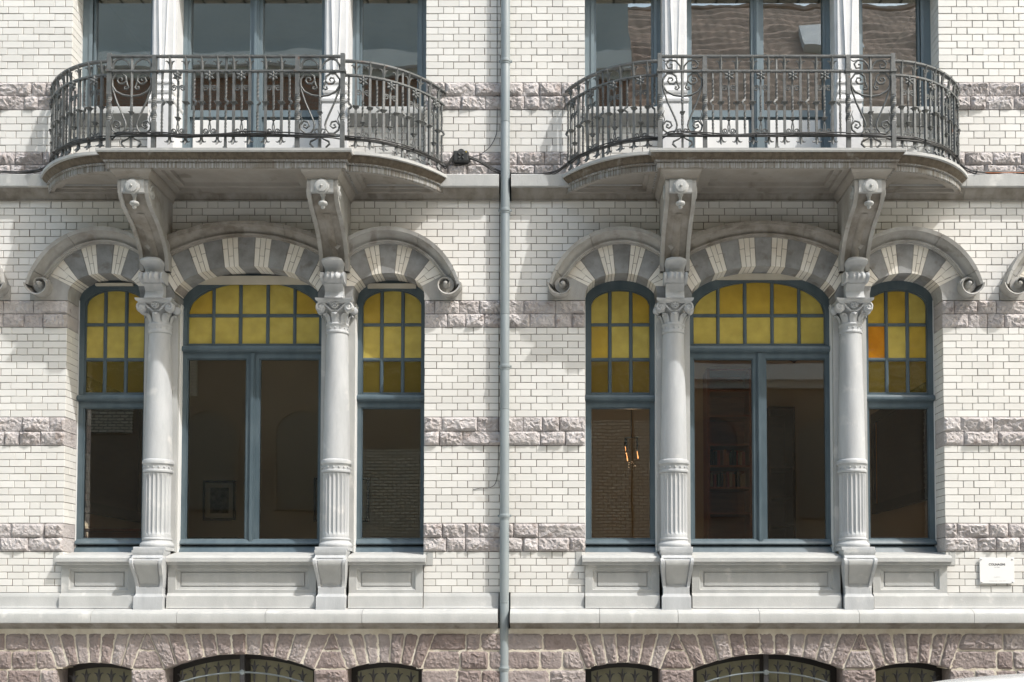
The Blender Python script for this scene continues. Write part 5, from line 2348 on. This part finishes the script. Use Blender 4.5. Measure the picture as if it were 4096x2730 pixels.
def car_ring(x, zb, zt, hw, tuck):
    return [(x, -3.1 - hw, zb), (x, -3.1 - hw - .02, (zb + zt) * .5), (x, -3.1 - hw + tuck, zt - .03), (x, -3.1 - hw + tuck + .1, zt), (x, -3.1 + hw - tuck - .1, zt), (x, -3.1 + hw - tuck, zt - .03), (x, -3.1 + hw + .02, (zb + zt) * .5), (x, -3.1 + hw, zb)]


m = MB()
m.loft([car_ring(x, zb, zt, hw, .03) for x, zb, zt, hw in ((1.75, .25, .55, .70), (1.82, .12, .72, .80), (2.1, .10, .86, .86), (2.7, .08, .98, .88), (4.6, .08, 1.03, .89), (6.2, .08, 1.03, .87), (6.45, .12, .96, .82), (6.5, .25, .7, .74))])
m.build('body', 'car_paint', car, smooth=40)
m = MB()
RZ = 1.60
m.loft([car_ring(x, .95, zt, hw, tk) for x, zt, hw, tk in ((2.35, 1.0, .83, .02), (2.55, 1.25, .80, .10), (2.72, 1.50, .76, .14), (2.9, 1.57, .74, .16), (5.2, 1.60, .74, .16), (5.9, 1.42, .75, .14), (6.3, 1.02, .80, .04))])
m.build('glasshouse', 'car_black', car, smooth=40)
m = MB()
rings = []
for x, zt in ((2.62, 1.545), (2.72, 1.582), (2.98, 1.618), (3.3, 1.645), (3.8, 1.675), (4.4, 1.69), (5.0, 1.68), (5.6, 1.64), (5.8, 1.58)):
    rings.append([(x, -3.1 + hw, zt - dz) for hw, dz in ((-.64, .07), (-.6, .03), (-.4, .008), (0, 0), (.4, .008), (.6, .03), (.64, .07), (.3, .075), (-.3, .075))])
m.loft(rings)
m.build('roof', 'car_paint', car, smooth=50)
for x in (2.45, 5.6):
    for e in (-1, 1):
        m = MB()
        y0 = -3.1 + e * .80
        pr = [(.33, -.1), (.345, -.07), (.345, .07), (.33, .1), (.2, .1)]
        m.loft([[(x + r * math.cos(2 * PI * i / 24), y0 + hh, .185 + r * math.sin(2 * PI * i / 24)) for i in range(24)] for r, hh in pr])
        wo = m.build('tyre', 'tyre_rubber', car, smooth=40)
        m = MB()
        m.loft([[(x + r * math.cos(2 * PI * i / 20), y0 + e * hh, .185 + r * math.sin(2 * PI * i / 20)) for i in range(20)] for r, hh in ((.21, .08), (.21, .105), (.05, .09))])
        m.build('rim', 'steel', wo, smooth=40)
for e in (-1, 1):
    m = MB()
    m.ball((1.84, -3.1 + e * .6, .62), .12, 10, (.6, 1.2, .6))
    m.build('headlight', 'plaque_white', car, smooth=60)
    m = MB()
    m.ball((6.44, -3.1 + e * .62, .78), .11, 10, (.4, 1, 1))
    m.build('tail_light', 'lamp_red', car, smooth=60)

# ------------------------------------------------------------------ houses across the street (seen in the window panes)
YO = -15.4


def far_house(name, label, x0, x1, h, lower, upper, split_z, wins, cornice_z, top_mat=None, piers=()):
    t = thing(name, label, 'house', ((x0 + x1) / 2, YO, 0), 'houses across the street')
    m = MB()

    def wbox(mm, xa, xb, ya, yb, za, zb):
        mm.add([(x, y, z) for y in (ya, yb) for z in (za, zb) for x in (xa, xb)], [(4, 5, 7, 6), (1, 0, 2, 3), (0, 4, 6, 2), (5, 1, 3, 7), (6, 7, 3, 2), (0, 1, 5, 4)])
    wbox(m, x0, x1, YO - 6, YO, 0, split_z)
    m.build('lower_wall', lower, t)
    m = MB()
    wbox(m, x0, x1, YO - 6, YO - .01, split_z, h)
    m.build('upper_wall', upper, t)
    for xa, xb, za, zb in piers:  # added patches of white brick, placed for their reflection in the panes
        m = MB()
        wbox(m, xa, xb, YO - .05, YO + .06, za, zb)
        m.build('brick_reflection_patch', 'far_white_brick', t)
    if top_mat:
        m = MB()
        wbox(m, x0, x1, YO - 5.9, YO + .006, cornice_z[-1] + .3, h)
        m.build('attic_wall', top_mat, t)
    for z in cornice_z:
        m = MB()
        wbox(m, x0, x1, YO - .1, YO + .28, z, z + .38)
        m.build('cornice', 'white_paint', t)
        m = MB()
        wbox(m, x0, x1, YO - .1, YO + .14, z - .2, z)
        m.build('cornice_bed', 'dull_render', t)
    for (cx, z, w, hh, arch) in wins:
        wn_ = part('window', t)
        m = MB()
        pts = [(-w / 2, 0), (w / 2, 0), (w / 2, hh)]
        pts += [(w / 2 * math.cos(a), hh + arch * math.sin(a)) for a in [PI * i / 12 for i in range(1, 12)]] + [(-w / 2, hh)]
        n = len(pts)
        m.add([(cx + x, YO + .02, z + q) for x, q in pts] + [(cx + x, YO - .02, z + q) for x, q in pts], [tuple(range(n)), tuple(range(2 * n - 1, n - 1, -1))] + [(i, n + i, n + (i + 1) % n, (i + 1) % n) for i in range(n)])
        m.build('pane', 'far_pane', wn_)
        m = MB()
        rg = []
        for (x, q) in pts + [pts[0]]:
            rg.append([(cx + x, YO + .07, z + q), (cx + x * 1.1, YO + .07, z + q * 1.03), (cx + x * 1.1, YO, z + q * 1.03), (cx + x, YO, z + q)])
        m.loft(rg)
        m.build('frame', 'far_stucco', wn_)
    return t


wl = []
for x in (-14.6, -8.7, -6.4, -1.0):
    wl.append((x, 4.4, 1.3, 1.9, .55))
    wl.append((x, .9, 1.3, 1.9, .55))
for i in range(6):
    wl.append((-15.0 + i * 2.7, 9.3, 1.2, 2.4, .0 + .01))
far_house('opposite_house', 'tall white and red brick house across the street mirrored in the left panes', -17.0, 1.7, 18.0, 'far_stucco', 'far_red_brick', 8.4, wl, (8.4, 15.4), 'pale_render', ((-5.3, -3.3, 0, 5.9), (-9.9, -9.35, 0, 5.0), (-9.9, -9.0, 7.2, 8.2), (-12.2, -10.6, 6.3, 7.2), (.5, 1.68, 0, 6.6)))
wr = []
for x in (3.7, 6.4, 10.6, 14.0):
    wr.append((x, 4.2, 1.2, 2.0, .5))
    wr.append((x, .9, 1.2, 1.9, .5))
for i in range(5):
    wr.append((3.4 + i * 3.0, 9.0, 1.2, 2.0, .01))
rh = far_house('opposite_house', 'red brick house with a tiled roof across the street mirrored in the right panes', 1.72, 18.0, 13.1, 'far_stucco', 'far_red_brick', 8.0, wr, (7.6, 13.0), None, ((1.74, 2.3, 0, 6.6), (2.95, 3.05, 0, 7.4), (8.9, 9.6, 0, 7.0)))
m = MB()
nxt, nzt = 330, 150
vs = []
for j in range(nzt + 1):
    for i in range(nxt + 1):
        x = 1.72 + 16.28 * i / nxt
        t = j / nzt
        row = (t * 22) % 1.0
        vs.append((x, YO + .35 - 4.6 * t, 13.4 + 5.9 * t + .010 * math.sin(x * 24 + j) + .03 * math.sin(x * 2.3 + j * .15) + .11 * (1 - row)))
m.add(vs, [(j * (nxt + 1) + i, j * (nxt + 1) + i + 1, (j + 1) * (nxt + 1) + i + 1, (j + 1) * (nxt + 1) + i) for j in range(nzt) for i in range(nxt)])
ro_ = m.build('tiled_roof', 'roof_tile', rh, smooth=60)
m = MB()
m.tube([(1.72, YO - 4.3, 19.3), (18.0, YO - 4.3, 19.3)], .14, 8)
m.build('ridge', 'roof_tile', ro_)
m = MB()
for k in range(2):
    xs_ = 6.6 + k * 3.4
    q = [(xs_, .62), (xs_ + 1.6, .62), (xs_ + 1.6, .80), (xs_, .80)]
    m.add([(x, YO + .35 - 4.6 * t + .1, 13.4 + 5.9 * t + .2) for x, t in q] + [(x, YO + .35 - 4.6 * t - .1, 13.4 + 5.9 * t) for x, t in q], [(0, 1, 2, 3), (0, 4, 5, 1), (1, 5, 6, 2), (2, 6, 7, 3), (3, 7, 4, 0)])
    sk = m.build('skylight', 'white_paint', ro_)
    m = MB()

for o in list(bpy.data.objects):
    if '_base' in o:
        del o['_base']
